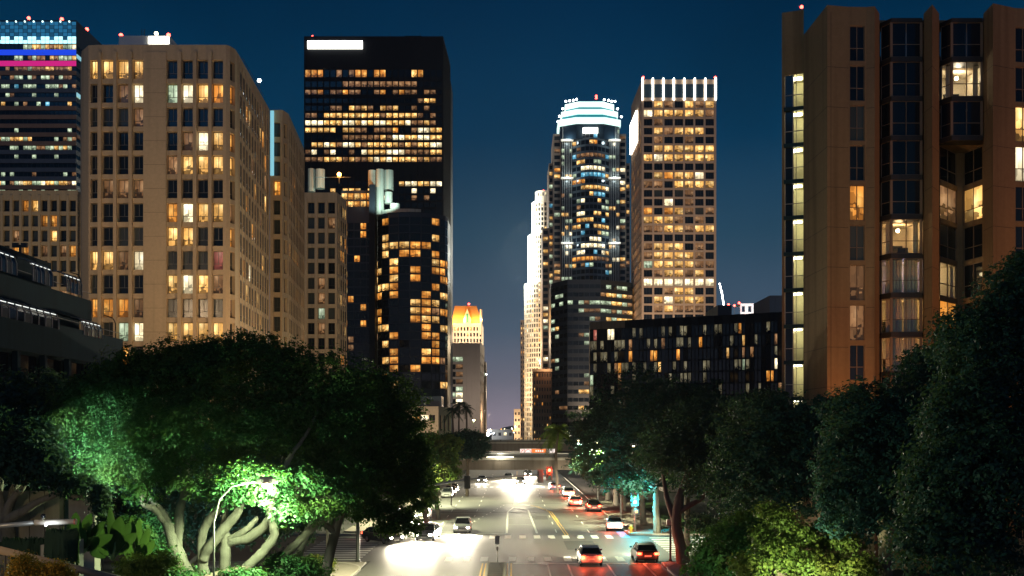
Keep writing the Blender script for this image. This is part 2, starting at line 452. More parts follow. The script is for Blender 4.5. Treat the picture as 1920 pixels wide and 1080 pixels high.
A, Bq = frs[0].A, frs[7].B
for a, b in (((Bq.x, Bq.y), (X(176, 162), 162)), ((X(176, 162), 162), (A.x, A.y))):
    fwall(g, Fac(a, b), zb, ztop, [], [])
g.face([(*p, ztop) for p in ([tuple(s[0]) for s in seg]+[tuple(seg[-1][1]), (X(176, 162), 162)])])
T.part('wall', g, M_['cream'])
for i in range(15):
    gg = G(); gg.obox(frs[3], X(269.5, D)-X(184, D)+.02, X(312, D)-X(184, D)-.02, .121, .127, ztop-3.2-i*3.12, ztop-3.2-i*3.12+.035); T.part('panel_joint', gg, rough('formwork_joint', (.2, .14, .1), .95))
for f, a, b, d in PIL:
    g = G(); g.obox(f, a, b, .003, d, 1, Z(98, D)); T.part('pilaster', g, M_['cream'])
T.finish(300)
g = G(); g.box(X(223, 140), X(318, 140), 140, 150, ztop-.5, Z(67, 140)); T.part('rooftop_plant_room', g, M_['white'])
g = G(); g.box(X(279, 140), X(317, 140), 139.85, 139.98, Z(82, 140), Z(69, 140)); T.part('lit_rooftop_panel', g, M_['signl'])
for px, py, mt, r in ((227,66,'redl',.28),(316,66,'redl',.3),(293,63,'warml',.28)): beacon(T, P(px, py, 141), mt, r, 1.2)
for px in (266, 271, 242):
    g = G(); g.tube([P(px, 67, 142), P(px, 55 if px > 250 else 64, 142)], .05, 5); T.part('antenna', g, M_['dsteel'])
beacon(T, P(486, 151, 150), 'whitel', .3, 1.)
g = G(); g.tube([(f0[0], f0[1], ztop+1.) for f0 in (frs[7](4, -.3, 0), frs[7](20, -.3, 0))], .04, 4)
T.part('roof_rail', g, M_['dsteel'])

def cream_wing(name_lbl, px0, px1, pxs, D0, D1, ptop, lit, seed, strip=False):
    """a further wing of the same estate: narrow front, rounded corner, finned flank"""
    T = Thing('apartment_building', name_lbl, 'building', (X(px0, D0), D0, 0), group='cream concrete apartment buildings')
    zt = Z(ptop, D0); g = G()
    rs = [(zt-2.0-3.12*i-2.35, zt-2.0-3.12*i) for i in range(19)]; rs = [r for r in rs if r[0] > 2]
    a = (X(px0, D0), D0); b = (X(px1, D0), D0); c = (X(px1+ (pxs-px1)*.28, D0+2), D0+2); d = (X(pxs, D1), D1)
    n = max(1, round((b[0]-a[0])/2.05))
    f1 = Fac(a, b); f2 = Fac(b, c); f3 = Fac(c, d)
    k1 = even(f1.L, n, .66, .3, .1); full(T, f1, g, 0, zt, k1, rs, lit, .6, 'res')
    k2 = [(f2.L*.25, f2.L*.75)]; full(T, f2, g, 0, zt, k2, rs, lambda c, r: 'g', .5, 'res')
    m = max(1, round(f3.L/2.1)); k3 = even(f3.L, m, .6, .3, .3)
    full(T, f3, g, 0, zt, k3, rs, rlit(seed, dict(k=9, g=8, o=3, y=3, d=2)), .07, 'res')
    e = (X(px0, D0)-2, D1+6); fwall(g, Fac(d, e), 0, zt, [], []); fwall(g, Fac(e, a), 0, zt, [], [])
    g.face([(*q, zt) for q in (a, b, c, d, e)])
    T.part('wall', g, M_['cream'])
    for i in range(n+1):
        t = .3+i*(f1.L-.4)/n; gg = G(); gg.obox(f1, max(0.02, t-.25), min(f1.L-.02, t+.25), .003, .2, 1, zt-1); T.part('pilaster', gg, M_['cream'])
    for i in range(m+1):
        t = .3+i*(f3.L-.6)/m; gg = G(); gg.obox(f3, max(.02, t-.17), min(f3.L-.02, t+.17), .003, .09, 1, zt-1); T.part('pilaster', gg, M_['cream'])
    T.finish(300)
    return T
T = cream_wing('cream apartment wing with cyan lit edge, directly behind the rounded corner building', 506, 530, 570, 160, 182, 206,
           lambda c, r: 'o' if (r in (3,)) else ('d' if r in (11,) else 'g'), 5)
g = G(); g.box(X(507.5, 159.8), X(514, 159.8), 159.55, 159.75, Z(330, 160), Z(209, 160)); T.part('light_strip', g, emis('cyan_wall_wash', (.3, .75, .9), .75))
cream_wing('cream apartment wing of three window columns in front of the glass hotel tower', 571, 632, 650, 206, 214, 361,
           pat(["...", "ggd", "ggg", "ggg", "g..", "gd.", "gdg", "gcg", ".d.", "...", "...", "g..", "..."]), 9)
cream_wing('low cream apartment wing behind the dark terraces at the left edge', -70, 146, 160, 206, 214, 357,
           rlit(21, dict(k=4, g=5, d=4, o=3, y=3)), 11)

# ---- banded office tower with magenta and blue lit bands, far left ----------------------------
D = 450.
T = Thing('office_tower', 'tall banded office tower with blue and magenta lit bands and bright crown at far left', 'building', (X(60, D), D, 0))
xl, xr = X(-40, D), X(143, D); zt = Z(38, D)
g = G(); fl = Fac((xl, D), (xr, D)); fs = Fac((xr, D), (xr, D+62)); fb = Fac((xr, D+62), (xl, D+62)); fz = Fac((xl, D+62), (xl, D))
rt = [83.5, 104.5]+[125+16.5*i for i in range(15)]
rh = [9.5, 9]+[7.5]*15
rows = [(Z(t+h, D), Z(t, D)) for t, h in zip(rt, rh)]
cols = even(fl.L, 22, .93)
LA = {0: "..........ccyycydyyccw", 1: "........cc.dcdd.ydcccy", 2: "......d.dddcdddyydddy.", 3: "....d..dcc.cdgccdgcdd.", 4: ".....cc.bgccc..cccdc.d",
      5: "......cd....c....c....", 6: ".....y..c.d..c.b....y.", 9: "........c...........c.", 10: "....yccyyycy.....c.dcd", 11: ".......cc.cccddccycyc.", 12: "........c...c....c....",
      14: ".....c.c....d......c.d", 15: "....yc.dcwyyccwyycyydw", 16: "....cc...c.cd.c..c..cc"}
def la(c, r):
    s = LA.get(r, ''); ch = s[c] if c < len(s) else '.'
    return 'k' if ch == '.' else ch
full(T, fl, g, 0, zt, cols, rows, la, .15, 'n')
cs = even(fs.L, 14, .93); full(T, fs, g, 0, zt, cs, rows, rlit(3, dict(k=30, c=1, d=1)), .15, 'n')
fwall(g, fb, 0, zt, [], []); fwall(g, fz, 0, zt, [], [])
g.face([(xl, D, zt), (xr, D, zt), (xr, D+62, zt), (xl, D+62, zt)])
T.part('wall', g, M_['navy']); T.finish(300)
def band(py0, py1, mat, name='spandrel_band', label=None, d=.35, side=True):
    g = G(); g.obox(fl, .1, fl.L-.02, .005, d, Z(py1, D), Z(py0, D)); T.part(name, g, mat, label)
brn = rough('brown_spandrel', (.40, .22, .13), .6, .5, .35, .2, .1); gry = rough('grey_spandrel', (.15, .16, .17), .6, .4, .3, .2, .1)
band(93.5, 103.5, emis('royal_blue_band', (.015, .07, .85), .9), 'light_band', 'royal blue lit band')
band(114.5, 124, emis('magenta_band', (.75, .02, .25), .8), 'light_band', 'magenta lit band')
for i in range(15):
    band(125+16.5*i+8.2, 125+16.5*(i+1)-.6, brn if i in (0, 4, 5, 6, 7, 8, 13) else gry)
# crown: glazed grid lit blue with rows of lamps
cb = emis('blue_lit_crown_glass', (.02, .17, .34), .8); cb2 = emis('dim_blue_crown_glass', (.015, .11, .22), .6); cw = emis('white_lit_crown_glass', (.45, .9, 1), 1.8)
for i in range(22):
    for j in range(6):
        y0 = 41+j*6.9
        g = G(); t0 = i*fl.L/22; g.obox(fl, t0+.12, t0+fl.L/22-.12, .004, .12, Z(y0+6.1, D), Z(y0, D))
        T.part('crown_panel', g, cw if (j == 5 or (j == 4 and i % 3 != 1)) else (cb2 if (i*7+j*3) % 5 < 2 else cb))
for i in range(0, 22):
    if i % 2 == 0:
        g = G(); g.ball(fl((i+.5)*fl.L/22, .4, Z(41, D)), .45, 6); T.part('crown_lamp', g, M_['cyanl'])
for px, py in ((54,34),(116,36),): beacon(T, P(px, py, D+3), 'redl', .8, 3)
beacon(T, P(163, 55, D+40), 'redl', .9, 3)
for i, (y0, mt) in enumerate(((101, 'cyanl'), (173, 'cyanl'))):
    g = G(); g.obox(fs, .2, 26, .005, .3, Z(y0+7, D), Z(y0, D)); T.part('spandrel_band', g, emis('pale_blue_band', (.3, .65, .75), .8) if i < 2 else brn)
for y0 in (236, 252):
    g = G(); g.obox(fs, .2, 40, .005, .3, Z(y0+6, D), Z(y0, D)); T.part('spandrel_band', g, brn)

# ---- black slab tower with blank lit sign -----------------------------------------------------
D = 520.
T = Thing('office_tower', 'black slab office tower with bright blank sign at its top left corner', 'building', (X(700, D), D, 0))
xl, xr = X(570, D), X(831, D); zt = Z(68, D); g = G()
fl = Fac((xl, D), (xr, D)); fs = Fac((xr, D), (xr+1.2, D+40))
rt = [131, 152.5, 168.5, 184.5]+[198.3+13.75*i for i in range(8)]+[340+13.2*i for i in range(30)]
rh = [13.5, 10.5, 8.5, 8.5]+[9]*8+[9]*30
rows = [(Z(t+h, D), Z(t, D)) for t, h in zip(rt, rh)]; rows = [r for r in rows if r[0] > 3]
c0 = X(572.5, D)-xl; pt = 11.72*D/F
cols = [(c0+pt*i, c0+pt*i+9.6*D/F) for i in range(22)]
CB = ["ooo..d.doo.oo....yo...", "......dddddddddddd....", "ddo.ddodd..do.dodd.dd.", "..................dyy.", "....dd.ydyd.ydy..d.d..",
      "dd.yyyyyyyyydyyyyyd.d.", "wwwyyywwywywwyyywddyd.", "yyyyy.yydd.dddo..dwwyy", "......ddddddydwwyywwyy", ".yywydwwydyyyyydydyyww",
      "dw.dw..d.wyyywwwddddyy", "dddyyydyddywywyyyydydd", "...............ywwyyww", "....y.yyy.yy.....w..w.", ".....w..d...w....d.d..", "......d...............", "......................"]
full(T, fl, g, 0, zt, cols, rows, pat(CB), .12, 'n')
cs = even(fs.L, 12, .5, 1, 1); full(T, fs, g, 0, zt, cs, rows, rlit(8, dict(k=30, y=1, d=1)), .1, 'n')
fwall(g, Fac((xr+1.2, D+40), (xl, D+40)), 0, zt, [], []); fwall(g, Fac((xl, D+40), (xl, D)), 0, zt, [], [])
g.face([(xl, D, zt), (xr, D, zt), (xr+1.2, D+40, zt), (xl, D+40, zt)])
T.part('wall', g, M_['black']); T.finish(300)
for i in range(23):
    g = G(); t = c0+pt*(i-.1)-.22; g.obox(fl, max(.05, t), t+.3, .004, .35, 5, Z(128, D)); T.part('mullion', g, M_['black'])
g = G(); g.obox(fl, X(577, D)-xl, X(680, D)-xl, .15, .9, Z(92, D), Z(77.5, D)); T.part('sign', g, M_['signl'], 'blank overexposed white sign')
for i in range(14):
    g = G(); t = 1+i*2.8; g.obox(fs, t, t+.3, .004, .3, 5, zt-2); T.part('fin', g, M_['dsteel'])
beacon(T, (xl+4, D+2, zt+1), 'redl', .35, 1)
for x, w, h in ((8, 7, 2.2), (26, 12, 1.6), (52, 9, 2.6), (66, 3, 1.4)):
    g = G(); g.box(xl+x, xl+x+w, D+6, D+14, zt, zt+h); T.part('rooftop_unit', g, M_['black'])
for x in (18, 44, 60):
    g = G(); g.tube([(xl+x, D+8, zt), (xl+x, D+8, zt+5)], .12, 4); T.part('antenna', g, M_['dsteel'])
T = Thing('office_tower', 'lower dark slab glimpsed behind the right side of the black tower', 'building', (X(838, 560), 560, 0))
D = 562.; g = G(); fl = Fac((X(800, D), D), (X(845, D), D)); cols = even(fl.L, 12, .6)
rs = [(Z(160+12.5*i+7, D), Z(160+12.5*i, D)) for i in range(38)]
full(T, fl, g, 0, Z(152, D), cols, rs, lambda c, r: ('y' if rnd.random() < .2 else 'k'), .1, 'n')
fwall(g, Fac((X(845, D), D), (X(845, D), D+20)), 0, Z(152, D), [], [])
g.face([(X(800, D), D, Z(152, D)), (X(845, D), D, Z(152, D)), (X(845, D), D+20, Z(152, D)), (X(800, D), D+20, Z(152, D))])
T.part('wall', g, M_['black']); T.win = [w for w in T.win if w['p'].x > X(828, D)]; T.finish(300)

# ---- dark glass hotel with curved front and concrete turrets ----------------------------------
D = 350.
T = Thing('hotel_tower', 'dark curved glass hotel tower with amber windows and pale concrete turrets on top', 'building', (X(760, D), D, 0))
fp = 2.85
zt = Z(404, D); zb0 = Z(741, D)
arc = []
cx, rx, ry = X(771, D), X(838, D)-X(771, D), 9.
for i in range(11):
    a = math.pi*(1-i/10)
    arc.append((cx+rx*math.cos(a), D+4-ry*math.sin(a)))
rows = [(zt-1.5-fp*(i+1)+.35, zt-1.5-fp*i) for i in range(int((zt-zb0-1.5)/fp))]
g = G(); pts = [(744,319+300-179,'y')]
LP = [(723,440),(768,442),(797,455),(772,455),(816,441),(722,456),(721,471),(745,453),(772,470),(767,484),(744,485),(743,500),(773,503),(743,516),(721,546),(745,546),(743,532),(743,546),(772,517),
      (797,547),(774,562),(775,576),(794,577),(795,592),(798,592),(799,606),(797,622),(775,593),(743,560),(816,486),(820,503),(818,532),(819,562),(817,593),(820,606),(819,639),(712,517),(713,560),(711,533),(711,503),
      (720,639),(722,652),(743,637),(770,653),(795,653),(797,668),(770,669),(741,715),(722,713),(745,655),(712,592),(717,617),(831,560),(832,590),(831,620),(721,639),(820,640),(818,486),(816,500),(833,720),
      (725,672),(737,668),(740,685),(775,685),(797,654),(821,623),(832,500),(832,530),(752,453),(755,470)]
for i in range(10):
    fr = Fac(arc[i], arc[i+1]); k = even(fr.L, 1, .9)
    lit = near_lit(fr, k, rows, [(a, b, 'o' if (a*b) % 3 else 'y') for a, b in LP if True], rlit(40+i, dict(k=20, o=(1.6 if i in (1, 2, 7, 8) else 0.25), d=1.2)))
    full(T, fr, g, 0, zt, k, rows, lit, .06, 'two', M_['black'], tilt=.03)
back = [(cx+rx, D+20), (cx-rx, D+20)]
fwall(g, Fac(arc[-1], back[0]), 0, zt, [], []); fwall(g, Fac(back[0], back[1]), 0, zt, [], []); fwall(g, Fac(back[1], arc[0]), 0, zt, [], [])
g.face([(*q, zt) for q in arc+back])
# left wing
DL = 356.
fr = Fac((X(640, DL), DL), (X(699, DL), DL-.01)); ztl = Z(357, DL)
k = even(fr.L, 5, .92)
rl = [(Z(388, DL), Z(377, DL)), (Z(374.5, DL), Z(362, DL))]+[(Z(418+15.2*i+12.5, DL), Z(418+15.2*i, DL)) for i in range(25)]
LW = ["oyoyo", "yoyoo", "o..o.", "y..o.", ".....", "o....", "..o..", ".....", "y....", "o....", "y....", ".o...", "...o.", ".....", "o..o.", ".....", ".d...", ".d...", ".....", "o....", ".....", "..o..", "..o..", ".....", "..o.."]
def flit(c, r):
    ch = LW[r][c] if r < len(LW) and c < len(LW[r]) else '.'
    return 'k' if ch == '.' else ch
full(T, fr, g, 0, ztl, k, rl, flit, .06, 'two', M_['black'], tilt=.03)
fwall(g, Fac((X(699, DL), DL-.01), (X(699, DL), DL+20)), 0, ztl, [], []); fwall(g, Fac((X(640, DL), DL+20), (X(640, DL), DL)), 0, ztl, [], [])
g.face([(X(640, DL), DL, ztl), (X(699, DL), DL-.01, ztl), (X(699, DL), DL+20, ztl), (X(640, DL), DL+20, ztl)])
T.part('wall', g, M_['navy']); T.finish(300)
def turret(px0, px1, py0, py1, D, n=3, name='concrete_turret'):
    g = G(); a, b = X(px0, D), X(px1, D); c = (a+b)/2; r = (b-a)/2
    ring = [(c+r*math.cos(t), D+3+min(r, 3.5)*math.sin(t)) for t in [2*math.pi*i/14 for i in range(14)]]
    g.prism(ring, Z(py1, D), Z(py0, D)); T.part(name, g, M_['conc'], smooth=False)
for q in ((574,588,313,356,352),(588,606,314,350,351),(688,704,316,346,348),(703,718,314,400,347),(718,736,316,353,348),(719,734,357,378,346),(729,748,379,400,345),(704,712,345,410,349)): turret(*q)
g = G(); g.prism([(X(692, 346), 346), (X(703, 346), 346), (X(703, 346), 352), (X(692, 346), 352)], 0, Z(346, 346)); T.part('lift_shaft', g, M_['black'])
g = G()
for i in range(1, 6):
    a, b = arc[i], arc[i+1]
    g.face([(a[0], a[1]-.4, zt+.1), (b[0], b[1]-.4, zt+.1), (b[0], b[1]-.4, zt+1.6-.1*i), (a[0], a[1]-.4, zt+1.7-.1*i)]); g.face([(a[0], a[1]-.4, zt+1.7-.1*i), (b[0], b[1]-.4, zt+1.6-.1*i), (b[0], b[1]+.4, zt+1.6-.1*i), (a[0], a[1]+.4, zt+1.7-.1*i)])
T.part('parapet_ring', g, M_['conc'])
for p, aim, e in (((X(735, 338), 338, zt+1), P(715, 335, 348), 16000), ((X(600, 342), 342, Z(360, 342)), P(590, 330, 351), 4500), ((X(700, 338), 338, Z(395, 338)), P(708, 330, 347), 9000)):
    T.lamp(p, e, (.6, .95, .9), .4, 110, aim)
p = P(636, 327, 344); g = G(); g.tube([(p.x, p.y, ztl-.5), p], .12, 5); T.part('lamp_pole', g, M_['dsteel'])
g = G(); g.ball(p, .75, 8); T.part('rooftop_lamp', g, M_['orangel']); T.lamp(p+Vector((0, -1.2, 0)), 6000, (1, .4, .08), .4)
g = G(); g.tube([p+Vector((-9, 0, -1)), p+Vector((4, 0, -1))], .1, 5); T.part('crane_rail', g, M_['dsteel'])
# podium
T = Thing('podium_building', 'cream two storey podium with ribbon windows at the foot of the glass hotel', 'building', (X(800, 300), 300, 0))
D = 300.; g = G(); zt = Z(762, D)
f1 = Fac((X(740, D), D), (X(822, D), D)); f2 = Fac((X(822, D), D), (X(846, 318), 318))
full(T, f1, g, 0, zt, [(5.2, 7.7), (7.8, 10.3), (10.4, 12.2)], [(Z(820, D), Z(811, D)), (Z(789, D), Z(778, D))], pat(["kkk", "ywk"]), .3, 'two')
k2 = even(f2.L, 3, .5, 1, 1); full(T, f2, g, 0, zt, k2, [(Z(808, D), Z(778, D))], lambda c, r: 'k', .4, 'one')
b2 = (X(740, D), 330); fwall(g, Fac((X(846, 318), 318), b2), 0, zt, [], []); fwall(g, Fac(b2, (X(740, D), D)), 0, zt, [], [])
g.face([(X(740, D), D, zt), (X(822, D), D, zt), (X(846, 318), 318, zt), (*b2, zt)])
T.part('wall', g, M_['cream2']); T.finish()
g = G(); g.box(X(770, 303), X(828, 303), 303, 312, zt-.01, Z(743, 303)); T.part('glass_band', g, M_['bluegl'])
T.lamp((X(800, 280), 282, 7), 9000, (1, .8, .5), .5, 120, (X(800, D), D, 12))
# ---- gridded beige tower with light tubes on top ----------------------------------------------
D = 440.
T = Thing('office_tower', 'beige gridded office tower with a row of vertical white light tubes on top', 'building', (X(1270, D), D, 0))
xl, xr = X(1203, D), X(1343, D); zt = Z(149, D); g = G()
D2 = D*(808-149)/(808-199)
fl = Fac((xl, D), (xr, D)); fs = Fac((xl-.3, D2), (xl, D))
rows = [(Z(189+16.68*i+13, D), Z(189+16.68*i, D)) for i in range(34)]; rows = [r for r in rows if r[0] > 6]
cols = even(fl.L, 7, .82, .6, .6)
J = [".yd.ydy", "wyyyyyd", ".d.....", ".ydyyy.", ".d..d..", ".yyyyyy", "ywyyyyy", ".......", ".yoyyw.", "dd.yyyy", ".g.gd..", "..w.d..", "o.oydgd", "yyyd.d.", "ddyydyy", ".......", "dyyy.d.", "dyyyyd.", "cyyyydd",
     ".dyydy.", "wwwwwww", "..dyy..", ".ywyyy.", ".dyddd.", "......."]
full(T, fl, g, 0, zt, cols, rows, pat(J), .6, 'thr')
full(T, fl, g, zt, zt, [], [], lambda c, r: None)
cs = even(fs.L, 8, .5, 1, 1)
rs = [(a-.0, b) for a, b in rows]
full(T, fs, g, 0, zt, cs, rs, rlit(31, dict(k=7, g=3, y=5, o=2, d=2)), .5, 'n')
fwall(g, Fac((xr, D), (xr, D2)), 0, zt, [], []); fwall(g, Fac((xr, D2), (xl-.3, D2)), 0, zt, [], [])
g.face([(xl, D, zt), (xr, D, zt), (xr, D2, zt), (xl-.3, D2, zt)])
T.part('wall', g, M_['beige']); T.finish(300)
for i in range(7):
    a, b = cols[i]; g = G(); g.obox(fl, a, b, .004, .1, Z(183, D), Z(158, D)); T.part('louvre_panel', g, M_['bluegl'])
for i in range(8):
    t = .3+i*(fl.L-.6)/7; g = G(); g.obox(fl, t-.33, t+.33, .12, .7, Z(188, D), Z(147, D)); T.part('light_tube', g, M_['signl'])
beacon(T, P(1206, 145, D), 'redl', .55, 1); beacon(T, P(1341, 145, D), 'redl', .55, 1)
g = G(); g.obox(fs, fs.L-34, fs.L-12, .1, .9, Z(212, D)-9, Z(178, D)-3); T.part('sign', g, M_['signl'], 'blank overexposed sign seen edge on')

# ---- stepped white round tower ---------------------------------------------------------------
D = 800.
T = Thing('round_tower', 'slim stepped white round tower, floodlit brilliantly on its left flank', 'building', (X(1022, D), D, 0))
g = G(); cx = X(1022, D)
for (r, y0, y1) in ((8.0, 361, 381), (10.8, 381, 443), (13.8, 443, 534), (16.8, 534, 880)):
    n = 26; z0, z1 = Z(y1, D), Z(y0, D)
    z0 = max(z0, 0)
    ring = [(cx+r*math.cos(2*math.pi*i/n), D+r*math.sin(2*math.pi*i/n)) for i in range(n)]
    rows = []; z = z1-1.6
    while z-3.9 > z0+.5: rows.append((z-2.7, z)); z -= 3.9
    for i in range(n):
        fr = Fac(ring[i], ring[(i+1) % n])
        if 13 <= i <= 22: full(T, fr, g, z0, z1, even(fr.L, 2 if r > 13 else 1, .62), rows, rlit(i+int(r), dict(k=10, g=4, y=4 if y1 > 600 else 1, o=1, w=1)), .35, 'n')
        else: fwall(g, fr, z0, z1, [], [])
    g.face([(*q, z1) for q in ring])
T.part('wall', g, M_['pale']); T.finish(300)
for (x, y, e) in ((996, 380, 16000), (989, 441, 45000), (982, 532, 60000), (984, 490, 80000)):
    T.lamp((X(x, D)-6, D-10, Z(y, D)+3), e*2.4, (.95, .97, .85), 3.5)
T.lamp((X(975, D)-14, D-24, 40), 60000, (1, .75, .45), 1.5)
T.lamp((X(1000, D), D-60, 75), 150000, (1, .75, .45), 1.5)
beacon(T, P(1019, 358, D-3), 'redl', .9, 2)

# ---- tall tower with glowing stepped crown -----------------------------------------------------
D = 650.
T = Thing('skyscraper', 'tallest skyscraper with a brilliant stepped cyan white crown', 'building', (X(1107, D), D, 0))
g = G()
def blk(px0, px1, ytop, dd, ncol, weights, seed, mat, rowp=4.2, ybot=None, frac=.72, y0=None):
    f = Fac((X(px0, D), D+dd), (X(px1, D), D+dd)); zt = Z(ytop, D); z = (Z(y0, D) if y0 else zt-1.5); rows = []
    while z-rowp > 3: rows.append((z-2.6, z)); z -= rowp
    full(T, f, g2, 0, zt, even(f.L, ncol, frac), rows, rlit(seed, weights), .3, 'n')
    fwall(g2, Fac((X(px1, D), D+dd), (X(px1, D), D+40)), 0, zt, [], []); fwall(g2, Fac((X(px1, D), D+40), (X(px0, D), D+40)), 0, zt, [], []); fwall(g2, Fac((X(px0, D), D+40), (X(px0, D), D+dd)), 0, zt, [], [])
    g2.face([(X(px0, D), D+dd, zt), (X(px1, D), D+dd, zt), (X(px1, D), D+40, zt), (X(px0, D), D+40, zt)])
wts = dict(k=15, g=3, y=4, w=1, o=1.5, d=4, c=1.5, b=.5)
g2 = G()
for a in ((1038, 1053, 246, 6, 1), (1030, 1038, 300, 8, 1), (1163, 1176, 246, 6, 1), (1176, 1184, 300, 8, 1), (1018, 1030, 422, 10, 1)): blk(*a, wts, int(a[0]), None)
T.part('stone_wing', g2, M_['beige'])
g2 = G(); blk(1053, 1074, 236, 3, 3, dict(k=20, y=3, c=3, w=1, d=1), 71, None, ybot=0, frac=.8); blk(1142, 1163, 236, 3, 3, dict(k=20, y=3, c=3, w=2, d=1), 72, None, frac=.8)
T.part('glass_corner', g2, M_['navy'])
# bowed centre
g2 = G(); arcp = []
for i in range(10):
    a = i/9; arcp.append((X(1073+70*a, D), D+3-7*math.sin(math.pi*a)))
zt = Z(250, D); rows = []; z = zt-1
while z-4.2 > 3: rows.append((z-2.7, z)); z -= 4.2
RL = rlit(99, dict(k=13, d=4, y=4, w=1, o=1, c=2, b=1))
special = {3: 'd', 5: 'w', 6: 'b', 8: 'y', 17: 'w', 24: 'y', 30: 'b', 31: 'b', 33: 'w'}
for i in range(9):
    f = Fac(arcp[i], arcp[i+1])
    full(T, f, g2, 0, zt, even(f.L, 1, .88), rows, lambda c, r, i=i: (special[r] if r in special and 1 < i < 8 else RL(i, r)), .25, 'n')
g2.face([(*q, zt) for q in arcp+[(X(1143, D), D+30), (X(1073, D), D+30)]])
T.part('bowed_front', g2, rough('grey_stone_band', (.12, .15, .17), .6, .15, .2))
T.finish(300)
# crown: three octagonal tiers, floodlighting put into the emission of bands and recesses
def oct_(px0, px1, dd, r=30):
    a, b = X(px0, D), X(px1, D); w = b-a; k = w*.27; k2 = 4.5
    return [(a, D+dd+k2+1.5), (a+k, D+dd), (b-k, D+dd), (b, D+dd+k2+1.5), (b, D+dd+r-k2), (b-k, D+dd+r), (a+k, D+dd+r), (a, D+dd+r-k2)]
def tier(px0, px1, y0, y1, dd, mat, name):
    o = oct_(px0, px1, dd); g = G(); g.prism(o, Z(y1, D), Z(y0, D)); T.part(name, g, mat)
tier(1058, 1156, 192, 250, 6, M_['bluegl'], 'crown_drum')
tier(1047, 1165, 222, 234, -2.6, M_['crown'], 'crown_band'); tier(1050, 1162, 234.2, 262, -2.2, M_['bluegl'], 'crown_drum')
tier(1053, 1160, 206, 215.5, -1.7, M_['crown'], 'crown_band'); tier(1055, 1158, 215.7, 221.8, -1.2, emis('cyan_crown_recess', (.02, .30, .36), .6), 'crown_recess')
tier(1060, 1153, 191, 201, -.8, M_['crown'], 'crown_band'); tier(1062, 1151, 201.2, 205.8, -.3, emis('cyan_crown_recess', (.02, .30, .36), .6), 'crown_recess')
for px, py in ((1061,190),(1068,189),(1075,188),(1081,186),(1133,187),(1141,188),(1147,190),(1153,190),(1055,204),(1158,204),(1049,218),(1165,219),(1046,228)):
    g = G(); g.ball(P(px, py, D-1), .75, 6); T.part('crown_lamp', g, M_['whitel'])
g = G(); g.tube([P(1118, 192, D+5), P(1118, 178, D+5)], .35, 5); T.part('antenna', g, M_['dsteel'])
for y in (180, 184): g = G(); g.ball(P(1118, y, D+5), .8, 6); T.part('beacon_lamp', g, M_['redl'])
g = G(); g.box(X(1093, D-5), X(1121, D-5), D-5, D-4.4, Z(249.5, D-5), Z(239, D-5)); T.part('sign', g, M_['signl'], 'blank overexposed sign under the crown')
for x0 in (1054, 1143):
    for i in range(6):
        x = X(x0+1.5+i*3.3, D)
        g = G(); g.box(x-.13, x+.13, D+2.2, D+2.7, 60, Z(236, D)); T.part('fin', g, M_['white'])
    for y, e in ((262, 1300), (333, 1500), (455, 1500)):
        T.lamp((X(x0+10, D), D-1.5, Z(y, D)), e, (.75, .95, 1), 1.)
        g = G()
        g.box(X(x0-2, D), X(x0+21, D), D-.2, D+2., Z(y+1.6, D), Z(y-1.0, D)); T.part('light_ledge', g, emis('ledge_lights', (1, .95, .8), .6))

# ---- dark angular glass tower in front of it ---------------------------------------------------
D = 450.
T = Thing('office_tower', 'dark navy glass office block standing in front of the crowned skyscraper', 'building', (X(1110, D), D, 0))
g = G(); zt = Z(524, D)
fa = Fac((X(1033, D+14), D+14), (X(1064, D), D)); fb_ = Fac((X(1064, D), D), (X(1126, D), D)); fc = Fac((X(1126, D), D), (X(1186, D+10), D+10))
rows = [(Z(533+15.2*i+7.5, D), Z(533+15.2*i, D)) for i in range(24)]; rows = [r for r in rows if r[0] > 3]
I1 = ["....", ".cc.", "c.c.", "....", "c...", "cy..", ".c..", "....", "....", "dc..", ".c..", "....", "....", ".d..", "....", "..dd"]
I2 = ["......", "......", "c.cdcc", "..cddd", "....cd", "....cc", "..dccc", "...ccc", "......", "......", "....c.", "...ccd", "...ddy", "..yyyy", "....yy", "..y..."]
I3 = [".c.cc.", "dyycyd", "ccyycd", "ccdcdy", ".ycyyy", "......", "......"]
full(T, fa, g, 0, zt, even(fa.L, 4, .9), rows, pat(I1), .06, 'n'); full(T, fb_, g, 0, zt, even(fb_.L, 6, .92), rows, pat(I2), .06, 'n'); full(T, fc, g, 0, zt, even(fc.L, 6, .92), rows, pat(I3), .06, 'n')
e1, e2 = (X(1186, D+10), D+40), (X(1033, D+14), D+40)
fwall(g, Fac((X(1186, D+10), D+10), e1), 0, zt, [], []); fwall(g, Fac(e1, e2), 0, zt, [], []); fwall(g, Fac(e2, (X(1033, D+14), D+14)), 0, zt, [], [])
g.face([(*q, zt) for q in ((X(1033, D+14), D+14), (X(1064, D), D), (X(1126, D), D), (X(1186, D+10), D+10), e1, e2)])
T.part('wall', g, M_['navy']); T.finish(300)

